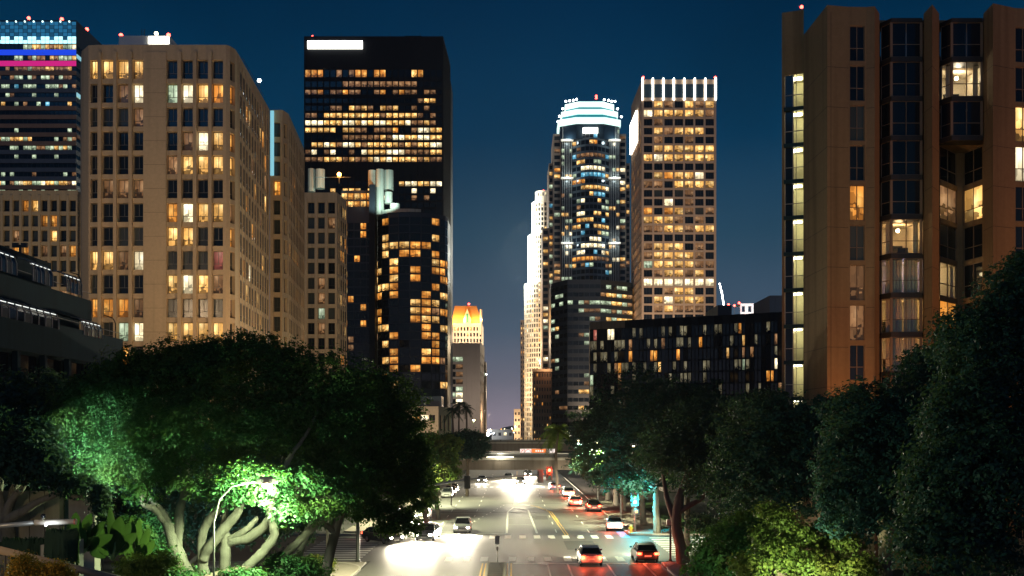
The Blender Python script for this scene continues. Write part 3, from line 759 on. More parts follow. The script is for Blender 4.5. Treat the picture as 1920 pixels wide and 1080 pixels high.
# ---- wavy glass building with broken reflections painted as glowing panes ------------------------------------------------
T = Thing('glass_apartment_block', 'long dark faceted glass block with a few amber windows, above the street trees', 'building', (X(1280, 258), 258, 0))
g = G(); PANE['s'] = painted_shard = lit_pane('painted_reflection_pane', (.9, .75, .4), (1, .9, .6), .3, 1.15, .85, 7)  # pane glow stands in for reflected lights, not for lit rooms
A, B = Vector((X(1106, 270), 270)), Vector((X(1475, 246), 246)); n = 26; zt = Z(604, 270)
pts = []
for i in range(n+1):
    p = A+(B-A)*(i/n); pts.append((p.x, p.y+(.55 if i % 2 else -.3)*(1 if i > 5 else .0)))
rows = [(zt-2.2-3.05*(i+1)+.25, zt-2.2-3.05*i) for i in range(9)]
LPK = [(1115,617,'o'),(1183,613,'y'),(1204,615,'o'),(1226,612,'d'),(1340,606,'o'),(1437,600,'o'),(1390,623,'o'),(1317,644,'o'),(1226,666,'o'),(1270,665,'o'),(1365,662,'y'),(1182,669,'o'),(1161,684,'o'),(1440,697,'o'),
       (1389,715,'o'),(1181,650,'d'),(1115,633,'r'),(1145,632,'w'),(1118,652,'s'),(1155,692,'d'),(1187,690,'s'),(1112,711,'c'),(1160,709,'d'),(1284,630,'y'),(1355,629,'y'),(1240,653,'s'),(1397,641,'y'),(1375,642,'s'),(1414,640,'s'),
       (1458,676,'w'),(1397,677,'c'),(1398,692,'c'),(1298,678,'c'),(1335,695,'c'),(1238,682,'y'),(1245,637,'d'),(1458,628,'d'),(1256,610,'c'),(1413,657,'d'),(1396,657,'d'),(1460,730,'d'),(1445,709,'o')]  # amber windows, plus reflections shown as lit panes
for i in range(n):
    f = Fac(pts[i], pts[i+1])
    k = even(f.L, 2, .9)
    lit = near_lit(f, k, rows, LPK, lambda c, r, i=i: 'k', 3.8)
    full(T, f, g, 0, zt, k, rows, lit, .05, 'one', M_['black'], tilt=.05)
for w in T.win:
    if w['lit'] == 'k' and rnd.random() < .16: w['lit'] = 's'  # random dark panes turned into painted reflections
e1, e2 = (B.x, 285), (A.x+1.5, 292)
fwall(g, Fac(pts[-1], e1), 0, zt, [], []); fwall(g, Fac(e1, e2), 0, zt, [], []); fwall(g, Fac(e2, pts[0]), 0, zt, [], [])
g.face([(*q, zt) for q in pts+[e1, e2]])
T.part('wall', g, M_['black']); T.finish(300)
g = G(); f = Fac(pts[0], pts[5]); g.obox(f, 0.05, f.L, .06, .2, zt-2.0, zt-.05); T.part('parapet', g, M_['brown'])
# ---- behind it ---------------------------------------------------------------------------------
T = Thing('hall_building', 'low white lit building with red beacons behind the faceted glass block', 'building', (X(1410, 700), 700, 0))
D = 700.; g = G(); f = Fac((X(1388, D), D), (X(1447, D), D)); full(T, f, g, 0, Z(569, D), even(f.L, 5, .5), [(Z(585, D), Z(574, D))], lambda c, r: 'k', 1, 'n')
g.face([(X(1388, D), D, Z(569, D)), (X(1447, D), D, Z(569, D)), (X(1447, D), D+20, Z(569, D)), (X(1388, D), D+20, Z(569, D))])
T.part('wall', g, M_['pale']); T.finish()
for x, y in ((1366,571),(1377,573),(1386,568),(1435,567)): beacon(T, P(x, y, D-4), 'redl', .8, 6)
T.lamp((X(1415, D), D-25, Z(590, D)), 60000, (.8, .85, 1), 1)
T = Thing('lit_mast', 'thin curved white lit mast rising beside the beige gridded tower', 'mast', (X(1357, 690), 690, 0))
g = G(); g.tube([(X(1357, 690), 690, 0), P(1357, 572, 690), P(1354, 552, 690), P(1349, 531, 690)], .45, 6); T.part('mast', g, M_['whitel'])
T = Thing('office_block', 'plain grey block between the faceted glass block and the brown concrete tower', 'building', (X(1455, 300), 300, 0))
g = G(); g.prism([(X(1443, 300), 300), (X(1475, 300), 300), (X(1475, 300), 320), (X(1443, 300), 320)], 0, Z(554, 300)); T.part('wall', g, M_['grey'])
g = G(); g.prism([(X(1346, 310), 310), (X(1372, 310), 310), (X(1372, 310), 330), (X(1346, 310), 330)], 0, Z(572, 310))
T = Thing('office_block', 'dark square block at the foot of the lit mast', 'building', (X(1359, 310), 310, 0)); T.part('wall', g, M_['navy'])

# ---- buildings seen down the street ------------------------------------------------------------
D = 700.
T = Thing('roofed_tower', 'old white office building with floodlit orange mansard roof and gable, far down the street', 'building', (X(875, D), D, 0))
g = G(); f = Fac((X(838, D), D), (X(904, D), D)); zt = Z(606, D)
rows = [(Z(599+11*i+21, D), Z(599+11*i+14, D)) for i in range(10)]
cols = even(f.L, 11, .5)
full(T, f, g, 0, zt, cols, rows, lambda c, r: 'y' if (r == 0 and c in (2, 3, 7)) or (c*5+r*3) % 11 == 0 else 'k', .4, 'n')
fs = Fac((X(904, D), D), (X(904, D), D+30)); fwall(g, fs, 0, zt, [], []); fwall(g, Fac((X(904, D), D+30), (X(838, D), D+30)), 0, zt, [], [])
g.face([(*q, zt) for q in ((X(838, D), D), (X(904, D), D), (X(904, D), D+30), (X(838, D), D+30))])
T.part('wall', g, M_['pale'])
T.finish()
orr = rough('copper_roof', (.55, .28, .10), .7, .2, .4)
g = G(); x0, x1 = X(846, D), X(903, D); z1 = Z(571, D)
bot = [(x0, D+2, zt), (x1, D+2, zt), (x1, D+28, zt), (x0, D+28, zt)]; top = [(x0+2, D+8, z1), (X(893, D), D+8, z1), (X(893, D), D+22, z1), (x0+2, D+22, z1)]
for i in range(4): g.face([bot[i], bot[(i+1) % 4], top[(i+1) % 4], top[i]])
g.face(top); T.part('roof', g, orr)
g = G(); xg = X(876, D); g.prism([(xg-2.6, D+.5), (xg+2.6, D+.5), (xg+2.6, D+7), (xg-2.6, D+7)], zt-.01, Z(598, D), 0)
for y in (D+.5, D+7): g.face([(xg-2.6, y, Z(598, D)), (xg+2.6, y, Z(598, D)), (xg, y, Z(578, D))])
g.face([(xg-2.6, D+.5, Z(598, D)), (xg, D+.5, Z(578, D)), (xg, D+7, Z(578, D)), (xg-2.6, D+7, Z(598, D))]); g.face([(xg+2.6, D+.5, Z(598, D)), (xg, D+.5, Z(578, D)), (xg, D+7, Z(578, D)), (xg+2.6, D+7, Z(598, D))])
T.part('gable', g, M_['pale'])
g = G(); g.box(xg-.8, xg+.8, D+.3, D+.45, Z(605, D), Z(588, D)); T.part('arched_window', g, emis('green_lit_window', (.05, .35, .2), .5))
g = G(); g.tube([(x1-.4, D, zt-8), (x1-.4, D, Z(580, D))], .8, 8); T.part('corner_pier', g, M_['pale'])
for x, e in ((852, 14000), (868, 9000), (893, 12000), (903, 6000)): T.lamp((X(x, D), D-.8, zt+2.5), e, (1, .45, .08), .5)
T.lamp((X(876, D), D-26, Z(640, D)), 70000, (1, .75, .5), 1.)
beacon(T, P(879, 570, D+8), 'redl', .7, 1)
D = 600.
T = Thing('office_block', 'windowless tiled grey office block below the orange roofed tower', 'building', (X(880, D), D, 0))
g = G(); f = Fac((X(838, D), D), (X(900, D), D)); zt = Z(643, D)
rows = [(Z(y+9.5, D), Z(y, D)) for y in (669, 683, 697, 711, 725, 736, 748)]
full(T, f, g, 0, zt, [(1, 5.2), (5.4, 9.6)], rows, pat(["cc", "kd", "kd", "kd", "kc", "cw", "kw"]), .3, 'two')
for i in range(5):
    for j in range(9):
        gg = G(); a = 9.9+i*2.02; gg.obox(f, a+.04, a+1.98, .004, .09, zt-2.2-(j+1)*5.2+.05, zt-2.2-j*5.2-.05); T.part('cladding_panel', gg, M_['grey'])
fs = Fac((X(900, D), D), (X(905, D), D+40))
full(T, fs, g, 0, Z(640, D), even(fs.L, 3, .3), [(Z(660+18*i+6, D), Z(660+18*i, D)) for i in range(9)], lambda c, r: 'k', .3, 'n')
e = (X(838, D), D+40); fwall(g, Fac((X(905, D), D+40), e), 0, zt, [], [])
g.face([(*q, zt) for q in ((X(838, D), D), (X(900, D), D), (X(905, D), D+40), e)])
T.part('wall', g, M_['grey']); T.finish()
T.lamp((X(895, D), D-30, 25), 22000, (1, .8, .65), 1.)
T.lamp((X(915, D), D+14, 20), 9000, (1, .6, .3), .5)
def slim(lbl, px0, px1, py, D, mat, seed, wts, ncol, rowpx, hpx, depth=20, kind='office_block', style='n'):
    T = Thing(kind, lbl, 'building', (X((px0+px1)/2, D), D, 0)); g = G(); f = Fac((X(px0, D), D), (X(px1, D), D)); zt = Z(py, D); rows = []
    y = py+rowpx*.5
    while Z(y+hpx, D) > 2: rows.append((Z(y+hpx, D), Z(y, D))); y += rowpx
    full(T, f, g, 0, zt, even(f.L, ncol, .5), rows, rlit(seed, wts), .25, style)
    a, b = X(px0, D), X(px1, D)
    for p, q in (((b, D), (b, D+depth)), ((b, D+depth), (a, D+depth)), ((a, D+depth), (a, D))): fwall(g, Fac(p, q), 0, zt, [], [])
    g.face([(a, D, zt), (b, D, zt), (b, D+depth, zt), (a, D+depth, zt)])
    T.part('wall', g, mat); T.finish(); return T
slim('thin dark tower edge with scattered lights left of the round white tower', 976, 984, 600, 900, M_['brick'], 61, dict(k=6, y=2, o=1), 2, 9, 5)
T = slim('brown brick building with a bright cornice at the foot of the round white tower', 1000, 1034, 693, 420, M_['brick'], 66, dict(k=9, o=2, y=1), 7, 13.5, 7, style='one')
g = G(); g.box(X(999, 420), X(1035, 420), 419.2, 419.9, Z(697, 420), Z(692, 420)); T.part('cornice', g, M_['beige'])
T.lamp((X(1024, 420), 416, Z(690, 420)), 1200, (1, .6, .3), .4)
T = slim('small pale building glowing orange at street end', 964, 976, 767, 700, M_['pale'], 67, dict(k=3), 2, 12, 5); T.lamp((X(966, 700), 690, Z(800, 700)), 12000, (1, .65, .35), .5)
T = slim('slim dark building right of the windowless grey block', 905, 911, 678, 640, M_['dsteel'], 68, dict(k=6, c=1), 1, 14, 7)
g = G(); g.ball(P(912, 702, 630), .5, 6)
T.part('lamp', g, M_['whitel'])
T = slim('low pale warehouse with a lit opening at the end of the street', 922, 962, 805, 1100, M_['grey'], 69, dict(k=4, w=2), 4, 12, 6); T.lamp((X(925, 1100), 1085, Z(812, 1100)), 9000, (.8, .9, 1), 1)
g = G(); g.ball(P(915, 814, 1090), 2.2, 8); T.part('floodlight', g, M_['whitel'])

# ---- dark terraced building at left ------------------------------------------------------------
T = Thing('terraced_building', 'dark terraced concrete building with glazed awnings along its balconies, left edge', 'building', (-42, 95, 0))
xs = -43.7
tiers = [(X(140, 92)-.0, 60, 95, 440, 85), ]
g = G()
# each terrace: parapet wall, recess behind; lower terraces reach further out
def Zs(py, px): # height at a plan line x = const
    return None
T_ = [  # x of face, depth start, depth end, z top, z bottom
 (-46.0, 60, 105, Z(440, 85)+.0, Z(487, 85)-1.2), (-44.6, 60, 106, Z(510, 85)+.2, Z(566, 85)), (-43.0, 60, 108, Z(583, 85), 0)]
zA = Z(440, 85); 
def ter(x, y0, y1, z0, z1, back=-75):
    g.prism([(back, y0), (x, y0), (x, y1), (back, y1)], z0, z1)
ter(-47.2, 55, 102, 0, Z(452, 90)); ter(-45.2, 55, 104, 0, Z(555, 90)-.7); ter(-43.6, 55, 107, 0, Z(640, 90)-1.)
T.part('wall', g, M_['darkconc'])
def parapet(x, y0, y1, z0, z1):
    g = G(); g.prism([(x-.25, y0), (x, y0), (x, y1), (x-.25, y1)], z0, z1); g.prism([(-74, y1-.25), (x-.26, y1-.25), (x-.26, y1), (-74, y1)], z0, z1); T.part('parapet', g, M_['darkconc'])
zp1, zp2, zp3 = Z(530, 88), Z(597, 88), Z(612, 88)
parapet(-44.4, 55, 105.2, Z(563, 88), Z(517, 88)); parapet(-42.6, 55, 109, Z(660, 88), Z(596, 88))
for i in range(9):
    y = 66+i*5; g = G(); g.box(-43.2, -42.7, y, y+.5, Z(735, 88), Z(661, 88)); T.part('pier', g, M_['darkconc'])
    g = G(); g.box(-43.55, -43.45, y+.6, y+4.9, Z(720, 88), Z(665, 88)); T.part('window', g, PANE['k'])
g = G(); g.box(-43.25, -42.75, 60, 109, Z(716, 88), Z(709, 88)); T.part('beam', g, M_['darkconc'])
def awning(x, y0, y1, z1, z0, n, lamps):
    """curved glazed awning: ribs and panes"""
    prof = [(0, z1), (.7, z1-.12), (1.15, z1-.45), (1.35, z1-1.0), (1.35, z0)]
    for i in range(n+1):
        y = y0+(y1-y0)*i/n; g = G(); g.tube([(x+a, y, b) for a, b in prof], .05, 5); T.part('awning_rib', g, M_['steel'] if lamps else M_['dsteel'])
    for i in range(n):
        ya, yb = y0+(y1-y0)*i/n+.06, y0+(y1-y0)*(i+1)/n-.06
        g = G()
        for j in range(len(prof)-1): g.face([(x+prof[j][0]-.02, ya, prof[j][1]), (x+prof[j][0]-.02, yb, prof[j][1]), (x+prof[j+1][0]-.02, yb, prof[j+1][1]), (x+prof[j+1][0]-.02, ya, prof[j+1][1])], 0, [(0, 1-j/4), (1, 1-j/4), (1, .75-j/4), (0, .75-j/4)])
        T.part('awning_pane', g, PANE['k'] if i % 3 or not lamps else PANE['g'])
        if lamps:
            g = G(); g.box(x+1.0, x+1.15, ya+.1, yb-.1, z1-.5, z1-.42); T.part('strip_lamp', g, emis('cool_strip', (.9, .95, .9), 1.2))
for y0, y1, n, l in ((62, 70, 5, False), (84.5, 89, 5, True), (92, 96, 5, True), (99, 102.5, 4, True)): awning(-46.6+1.0, y0, y1, Z(452, 90)-1.2, Z(520, 90), n, l)
for y0, y1, n, l in ((83, 93.5, 8, True), (99, 103.5, 5, True)): awning(-44.9+1.0, y0, y1, Z(560, 90)-.6, Z(610, 90), n, l)
for z, x, y1 in ((Z(508, 88), -44.45, 105), (Z(590, 88)-.0, -42.65, 108.5)):
    g = G(); g.tube([(x, 56, z+.35), (x, y1, z+.35)], .04, 5); T.part('handrail', g, M_['steel'])
for x, y, z in ((-45.0, 104, Z(552, 100)), (-43.0, 108, Z(628, 100))):
    g = G(); g.tube([(x-1.2, y, z+2.9), (x-.3, y, z+2.6), (x, y, z+2.0), (x, y, z)], .06, 6); T.part('awning_rib', g, M_['dsteel'])
T.lamp((-47, 66, Z(500, 75)), 60, (1, .5, .2), .3)

# ---- brown concrete apartment tower at right ----------------------------------------------------
T = Thing('apartment_tower', 'brown concrete apartment tower with projecting bay windows and lit stair balconies, right edge', 'building', (X(1650, 74), 74, 0))
g = G(); zt = 41.6; fm = plain('bronze_window_frame', (.22, .16, .11), .5, .2)
clear = bpy.data.materials.new('clear_pane'); clear.use_nodes = True
n_ = clear.node_tree.nodes; l_ = clear.node_tree.links; n_.remove(n_['Principled BSDF'])
tr = n_.new('ShaderNodeBsdfTransparent'); gl = n_.new('ShaderNodeBsdfGlossy'); gl.inputs['Roughness'].default_value = .02; mx = n_.new('ShaderNodeMixShader'); mx.inputs[0].default_value = .06
l_.new(tr.outputs[0], mx.inputs[1]); l_.new(gl.outputs[0], mx.inputs[2]); l_.new(mx.outputs[0], n_['Material Output'].inputs[0]); tr.inputs[0].default_value = (.93, .94, .93, 1)
roomw = rough('cream_room_wall', (.7, .6, .45), .9, .05); curt = rough('cream_curtain', (.66, .56, .42), .9, .1)
def pt(px, D): return (X(px, D), D)
fp = 2.925
zr = [Z(41, 74)-fp*i for i in range(14)]      # tops of the bay windows
HW = 2.58
pane_cache = {}
def paned(px0, D0, px1, D1, lits, depth=.12, tops=zr, single=False):
    """wall strip with one framed four-pane window per floor"""
    fr = Fac(pt(px0, D0), pt(px1, D1)); c = [(.10, fr.L-.10)]
    rows = [(z-HW, z) for z in tops if z-HW > 1]
    fwall(g, fr, 0, zt, c, rows, lambda a, b: False, depth)
    for r, (lo, hi) in enumerate(rows):
        make_win(fr, .10, fr.L-.10, lo, hi, -depth+.02, lits.get(r, 'k'), 2)
def make_win(fr, t0, t1, lo, hi, d, lit, nc):
    gg = G(); w = .05; zm = lo+(hi-lo)*.37
    gg.obox(fr, t0, t1, d-.05, d+.05, lo, lo+w); gg.obox(fr, t0, t1, d-.05, d+.05, hi-w, hi); gg.obox(fr, t0+w, t1-w, d-.043, d+.043, zm-w/2, zm+w/2)
    for i in range(nc+1):
        t = t0+(t1-t0)*i/nc; a = max(t0, t-w/2) if i else t0; a = min(a, t1-w)
        gg.obox(fr, a, a+w, d-.046, d+.046, lo+w+.001, hi-w-.001)
    W_ = T.part('window', gg, fm)
    for i in range(nc):
        for (z0, z1) in ((lo+w, zm-w/2), (zm+w/2, hi-w)):
            a, b = t0+(t1-t0)*i/nc+w*.6, t0+(t1-t0)*(i+1)/nc-w*.6
            pg = G(); u0, u1 = (a-t0)/(t1-t0), (b-t0)/(t1-t0); v0, v1 = (z0-lo)/(hi-lo), (z1-lo)/(hi-lo)
            pg.face([fr(a, d, z0), fr(b, d, z0), fr(b, d, z1), fr(a, d, z1)], 0, [(u0, v0), (u1, v0), (u1, v1), (u0, v1)])
            T.part('pane', pg, clear if lit == 'C' else PANE[lit], parent=W_)
    if lit == 'C': room(fr, t0, t1, lo, hi, d)
def room(fr, t0, t1, lo, hi, d, color=(1, .75, .42), e=45, curtains=2, depth=3.2, tint=None):
    gg = G(); a, b, y0, y1 = t0-.3, t1+.3, d-.12, d-depth; e0, e1 = lo-.05, hi+.05
    gg.face([fr(a, y1, e0), fr(b, y1, e0), fr(b, y1, e1), fr(a, y1, e1)]); gg.face([fr(a, y0, e0), fr(a, y1, e0), fr(a, y1, e1), fr(a, y0, e1)]); gg.face([fr(b, y0, e0), fr(b, y1, e0), fr(b, y1, e1), fr(b, y0, e1)])
    gg.face([fr(a, y0, e0), fr(b, y0, e0), fr(b, y1, e0), fr(a, y1, e0)]); gg.face([fr(a, y0, e1), fr(b, y0, e1), fr(b, y1, e1), fr(a, y1, e1)])
    T.part('room', gg, roomw)
    lp = Vector(fr(t0+(t1-t0)*.62, -1.5+d, hi-.5)); T.lamp(lp, e, color, .12)
    gg = G(); gg.ball(lp+Vector((0, .3, .1)), .16, 8); T.part('ceiling_lamp', gg, M_['warml'])
    gg = G(); sx = t0+(t1-t0)*rnd.uniform(.1, .5); gg.obox(fr, sx, sx+.8, d-2.0, d-1.1, lo, lo+.75); gg.obox(fr, sx+.05, sx+.75, d-2.2, d-2.0, lo, lo+1.05); T.part('armchair', gg, M_['dsteel'])
    L = t1-t0
    for k in range(curtains):
        s, wd = ((0, L*.16) if k == 0 else (L*.84, L*.16)) if curtains < 3 else ((0, L*.5) if k == 0 else (L*.55, L*.42))
        if k > 1: break
        gg = G(); nn = max(6, int(wd/.07)); prev = None
        for i in range(nn+1):
            t = t0+s+wd*i/nn; dd = d-.25+.05*math.sin(i*1.9+rnd.random()*.8)
            q = (t, dd)
            if prev: gg.face([fr(prev[0], prev[1], lo), fr(q[0], q[1], lo), fr(q[0], q[1], hi), fr(prev[0], prev[1], hi)])
            prev = q
        T.part('curtain', gg, curt)
# stair balconies (left end)
D = 79.; fr = Fac(pt(1466, 79.6), pt(1507, 79)); zl = [Z(137, 79)-2.885*i for i in range(12)]
rows = [(z-2.6, z) for z in zl if z-2.6 > .5]; c = [(.2, fr.L-.02)]
fwall(g, fr, 0, Z(18, 79), c, rows, lambda a, b: False, 2.2)
yel = rough('cream_stair_wall', (.62, .58, .36), .9, .06)
for i, (lo, hi) in enumerate(rows):
    gg = G(); a, b = .2, fr.L-.02
    gg.face([fr(a+.01, -2.2, lo), fr(b-.01, -2.2, lo), fr(b-.01, -2.2, hi), fr(a+.01, -2.2, hi)]); gg.face([fr(b-.012, -.02, lo+.01), fr(b-.012, -2.19, lo+.01), fr(b-.012, -2.19, hi-.01), fr(b-.012, -.02, hi-.01)])
    gg.face([fr(a+.01, -.02, hi-.012), fr(b-.01, -.02, hi-.012), fr(b-.01, -2.19, hi-.012), fr(a+.01, -2.19, hi-.012)])
    T.part('stair_landing', gg, yel)
    gg = G(); gg.obox(fr, a+.1, a+.55, -1.7, -1.6, lo, hi-.3); T.part('dark_door', gg, M_['frame'])
    gg = G(); zm = lo+.95
    gg.obox(fr, a, b, -.12, -.04, zm, zm+.05); gg.obox(fr, a+.62, a+.70, -.15, -.08, lo, hi); gg.obox(fr, a+.88, a+.93, -.15, -.08, lo, hi); gg.obox(fr, a+.02, a+.08, -.15, -.08, lo, hi)
    T.part('landing_frame', gg, M_['alu'])
    gg = G(); gg.obox(fr, a+.08, a+.62, -.13, -.11, lo+.02, hi-.02); T.part('pane', gg, PANE['k'])
    lp = fr(b-.55, -.9, hi-.16); gg = G(); gg.obox(fr, b-.95, b-.2, -1.2, -.7, hi-.12, hi-.02); T.part('ceiling_lamp', gg, emis('landing_lamp', (1, .98, .75), 7))
    T.lamp(lp, 75, (1, .92, .55), .2)
    gg = G(); gg.obox(fr, a-.05, b+.01, -.2, .12, lo-.30, lo-.01); T.part('balcony_slab', gg, M_['darkconc'])
# blank angled wall, front panel
f1 = Fac(pt(1507, 78.2), pt(1551, 72.7)); fwall(g, f1, 0, zt, [], [])
g.face([(*pt(1507, 79), 0), (*pt(1507, 78.2), 0), (*pt(1507, 78.2), zt), (*pt(1507, 79), zt)])
f2 = Fac(pt(1551, 72.7), pt(1591, 73.0)); fwall(g, f2, 0, zt, [], [])
tw = [Z(48, 73)-fp*i for i in range(14)]
paned(1590.9, 73.0, 1624, 73.05, {4: 'o', 5: 'g', 2: 'g', 6: 'd', 3: 'k', 7: 'd'}, .15, tw)
f3 = Fac(pt(1624, 73.05), pt(1640, 72.9)); fwall(g, f3, 0, zt, [], [])
f4 = Fac(pt(1640, 72.9), pt(1649, 74.2)); fwall(g, f4, 0, zt, [], [])
# bay 1 recess
f5 = Fac(pt(1649, 75.4), pt(1731, 75.4)); 
g.face([(*pt(1649, 74.2), 0), (*pt(1649, 75.4), 0), (*pt(1649, 75.4), zt), (*pt(1649, 74.2), zt)])
rows = [(z-HW, z) for z in zr if z-HW > 1]
fwall(g, f5, 0, zt, [(.05, f5.L-.05)], rows, lambda a, b: False, .5)
g.face([(*pt(1731, 75.4), 0), (*pt(1732, 74.2), 0), (*pt(1732, 74.2), zt), (*pt(1731, 75.4), zt)])
f6 = Fac(pt(1732, 74.2), pt(1748, 72.6)); fwall(g, f6, 0, zt, [], [])
f7 = Fac(pt(1748, 72.6), pt(1761, 74.2)); fwall(g, f7, 0, zt, [], [])
def bay(px0, px1, r, lit, e=45, col=(1, .75, .42), cur=2):
    """trapezoid bay: narrow side light, wide double light, narrow side light"""
    hi = zr[r]; lo = hi-HW; w = X(px1, 75)-X(px0, 75); x0 = X(px0, 75)+.1; x1 = x0+w-.2
    A_, B_, C_, D_ = (x0, 75.0), (x0+.42, 74.15), (x1-.42, 74.15), (x1, 75.0)
    fa, fb, fc = Fac(A_, B_), Fac(B_, C_), Fac(C_, D_)
    gg = G(); w_ = .05; zm = lo+HW*.37
    for f, nc in ((fa, 1), (fb, 2), (fc, 1)):
        for za, zb_ in ((lo, lo+w_), (hi-w_, hi), (zm-w_/2, zm+w_/2)): gg.obox(f, .01, f.L-.01, -.03, .03, za, zb_)
        if nc == 2: gg.obox(f, f.L/2-.025, f.L/2+.025, -.033, .033, lo, hi)
    for q in (B_, C_): gg.box(q[0]-.09, q[0]+.09, q[1]-.06, q[1]+.06, lo-.002, hi+.002)
    for q in (A_, D_): gg.box(q[0]-.03, q[0]+.03, q[1]-.03, q[1]+.03, lo, hi)
    W_ = T.part('bay_window', gg, fm)
    for f, nc in ((fa, 1), (fb, 2), (fc, 1)):
        for i in range(nc):
            a, b = f.L*i/nc+.05, f.L*(i+1)/nc-.05
            for (z0, z1) in ((lo+w_, zm-w_/2), (zm+w_/2, hi-w_)):
                pg = G(); v0, v1 = (z0-lo)/HW, (z1-lo)/HW
                pg.face([f(a, 0, z0), f(b, 0, z0), f(b, 0, z1), f(a, 0, z1)], 0, [(a/f.L, v0), (b/f.L, v0), (b/f.L, v1), (a/f.L, v1)])
                T.part('pane', pg, clear if lit == 'C' else PANE[lit], parent=W_)
    gg = G(); gg.prism([(x0-.1, 75.3), (x0-.08, 74.95), (x0+.38, 74.02), (x1-.38, 74.02), (x1+.08, 74.95), (x1+.1, 75.3)], lo-.36, lo-.003); T.part('bay_slab', gg, M_['frame'])
    if r == 0:
        gg = G(); gg.prism([(x0-.1, 75.3), (x0-.08, 74.95), (x0+.38, 74.02), (x1-.38, 74.02), (x1+.08, 74.95), (x1+.1, 75.3)], hi+.003, hi+.3); T.part('bay_slab', gg, M_['frame'])
    if lit == 'C':
        ff = Fac((x0, 75.0), (x1, 75.0)); room(ff, .3, ff.L-.3, lo, hi, .3, col, e, cur)
for r in range(13):
    if r == 5: bay(1650, 1731, r, 'C', 80, (1, .62, .28))
    elif r == 6: bay(1650, 1731, r, 'C', 30, (.75, .6, 1), 3)
    elif r == 7: bay(1650, 1731, r, 'C', 35, (1, .6, .2), 3)
    elif r == 8: bay(1650, 1731, r, 'C', 20, (1, .5, .2), 3)
    else: bay(1650, 1731, r, 'k')
f8 = Fac(pt(1761, 75.4), pt(1843, 75.4))
g.face([(*pt(1761, 74.2), 0), (*pt(1761, 75.4), 0), (*pt(1761, 75.4), zt), (*pt(1761, 74.2), zt)])
rows3 = [(z-HW, z) for z in zr[:3]]
fwall(g, f8, zr[2]-HW-.3, zt, [(.05, f8.L-.05)], rows3, lambda a, b: False, .5)
bay(1762, 1843, 0, 'k'); bay(1762, 1843, 1, 'C', 110, (1, .85, .6)); bay(1762, 1843, 2, 'k')
# inset V below
zi = zr[2]-HW-.3
def paned2(px0, D0, px1, D1, lits):
    fr = Fac(pt(px0, D0), pt(px1, D1)); rows = [(z-HW, z) for z in zr[3:] if z-HW > 1]
    fwall(g, fr, 0, zi, [(.08, fr.L-.08)], rows, lambda a, b: False, .12)
    for r, (lo, hi) in enumerate(rows): make_win(fr, .08, fr.L-.08, lo, hi, -.10, lits.get(r, 'k'), 2)
paned2(1762, 75.3, 1795, 77.6, {1: 'd', 3: 'C', 4: 'o', 2: 'g'}); paned2(1805, 77.6, 1843, 75.3, {1: 'C', 3: 'b'} and {1: 'y', 3: 'k', 2: 'k'})
fi = Fac(pt(1795, 77.6), pt(1805, 77.6)); fwall(g, fi, 0, zi, [], [])
g.face([(*pt(1762, 75.3), zi), (*pt(1795, 77.6), zi), (*pt(1805, 77.6), zi), (*pt(1843, 75.3), zi)])
g.face([(*pt(1843, 75.4), 0), (*pt(1844, 74.2), 0), (*pt(1844, 74.2), zt), (*pt(1843, 75.4), zt)])
f9 = Fac(pt(1844, 74.2), pt(1862, 72.4)); fwall(g, f9, 0, zt, [], [])
f10 = Fac(pt(1862, 72.4), pt(1902, 73.2)); fwall(g, f10, 0, zt, [], [])
paned(1901.9, 73.2, 1936, 73.4, {2: 'y', 3: 'w', 1: 'k'}, .15, tw)
f11 = Fac(pt(1936, 73.4), pt(2080, 73)); fwall(g, f11, 0, zt, [], [])
bk = [(X(2080, 73), 73), (X(2080, 73), 95), (X(1482, 95), 95), (X(1466, 79.6), 79.6)]
for i in range(3): fwall(g, Fac(bk[i], bk[i+1]), 0, zt if i < 2 else Z(18, 79), [], [])
T.part('wall', g, M_['brown'])
g = G(); g.prism([(X(1508, 79)+.4, 80), (X(2080, 73)-.1, 80), (X(2080, 73)-.1, 94.9), (X(1484, 95), 94.9)], zt-2, zt-1); T.part('roof', g, M_['darkconc'])
# floor joints: recessed dark grooves as thin strips standing 3 mm proud
jm = plain('dark_joint_sealant', (.03, .025, .02), .8)
for z in [Z(128, 73)-fp*i for i in range(13)]:
    for f in (f1, f2, f3, f10, f9, f6, f7, f11):
        g = G(); g.obox(f, .01, f.L-.01, .002, .006, z, z+.03); T.part('panel_joint', g, jm)
g = G(); g.obox(f2, .28, .31, .002, .007, 1, zt-.5); T.part('panel_joint', g, jm)
for py in range(1):
    beacon(T, P(1503, 13, 79.5), 'redl', .14, .5)
# rooftop planting on the bays
# ------------------------------------------------------------------ ground, road, pavements
def structure(name, g, mat, smooth=False):
    return tag(link(name, g.mesh(name, (0, 0, 0), smooth), mat if isinstance(mat, list) else [mat]), kind='structure')
# asphalt with tyre tracks, patches and oil
m, n, l, b = newmat('asphalt'); ge = N(n, 'ShaderNodeNewGeometry')
n1 = N(n, 'ShaderNodeTexNoise'); n1.inputs['Scale'].default_value = 45; n1.inputs['Detail'].default_value = 4; l.new(ge.outputs['Position'], n1.inputs['Vector'])
mp = N(n, 'ShaderNodeMapping'); mp.inputs['Scale'].default_value = (.9, .03, 1); l.new(ge.outputs['Position'], mp.inputs[0])
n2 = N(n, 'ShaderNodeTexNoise'); n2.inputs['Scale'].default_value = 1.1; n2.inputs['Detail'].default_value = 6; l.new(mp.outputs[0], n2.inputs['Vector'])
mp3 = N(n, 'ShaderNodeMapping'); mp3.inputs['Scale'].default_value = (.05, .35, 1); l.new(ge.outputs['Position'], mp3.inputs[0])
n3 = N(n, 'ShaderNodeTexNoise'); n3.inputs['Scale'].default_value = 1.; n3.inputs['Detail'].default_value = 5; l.new(mp3.outputs[0], n3.inputs['Vector'])
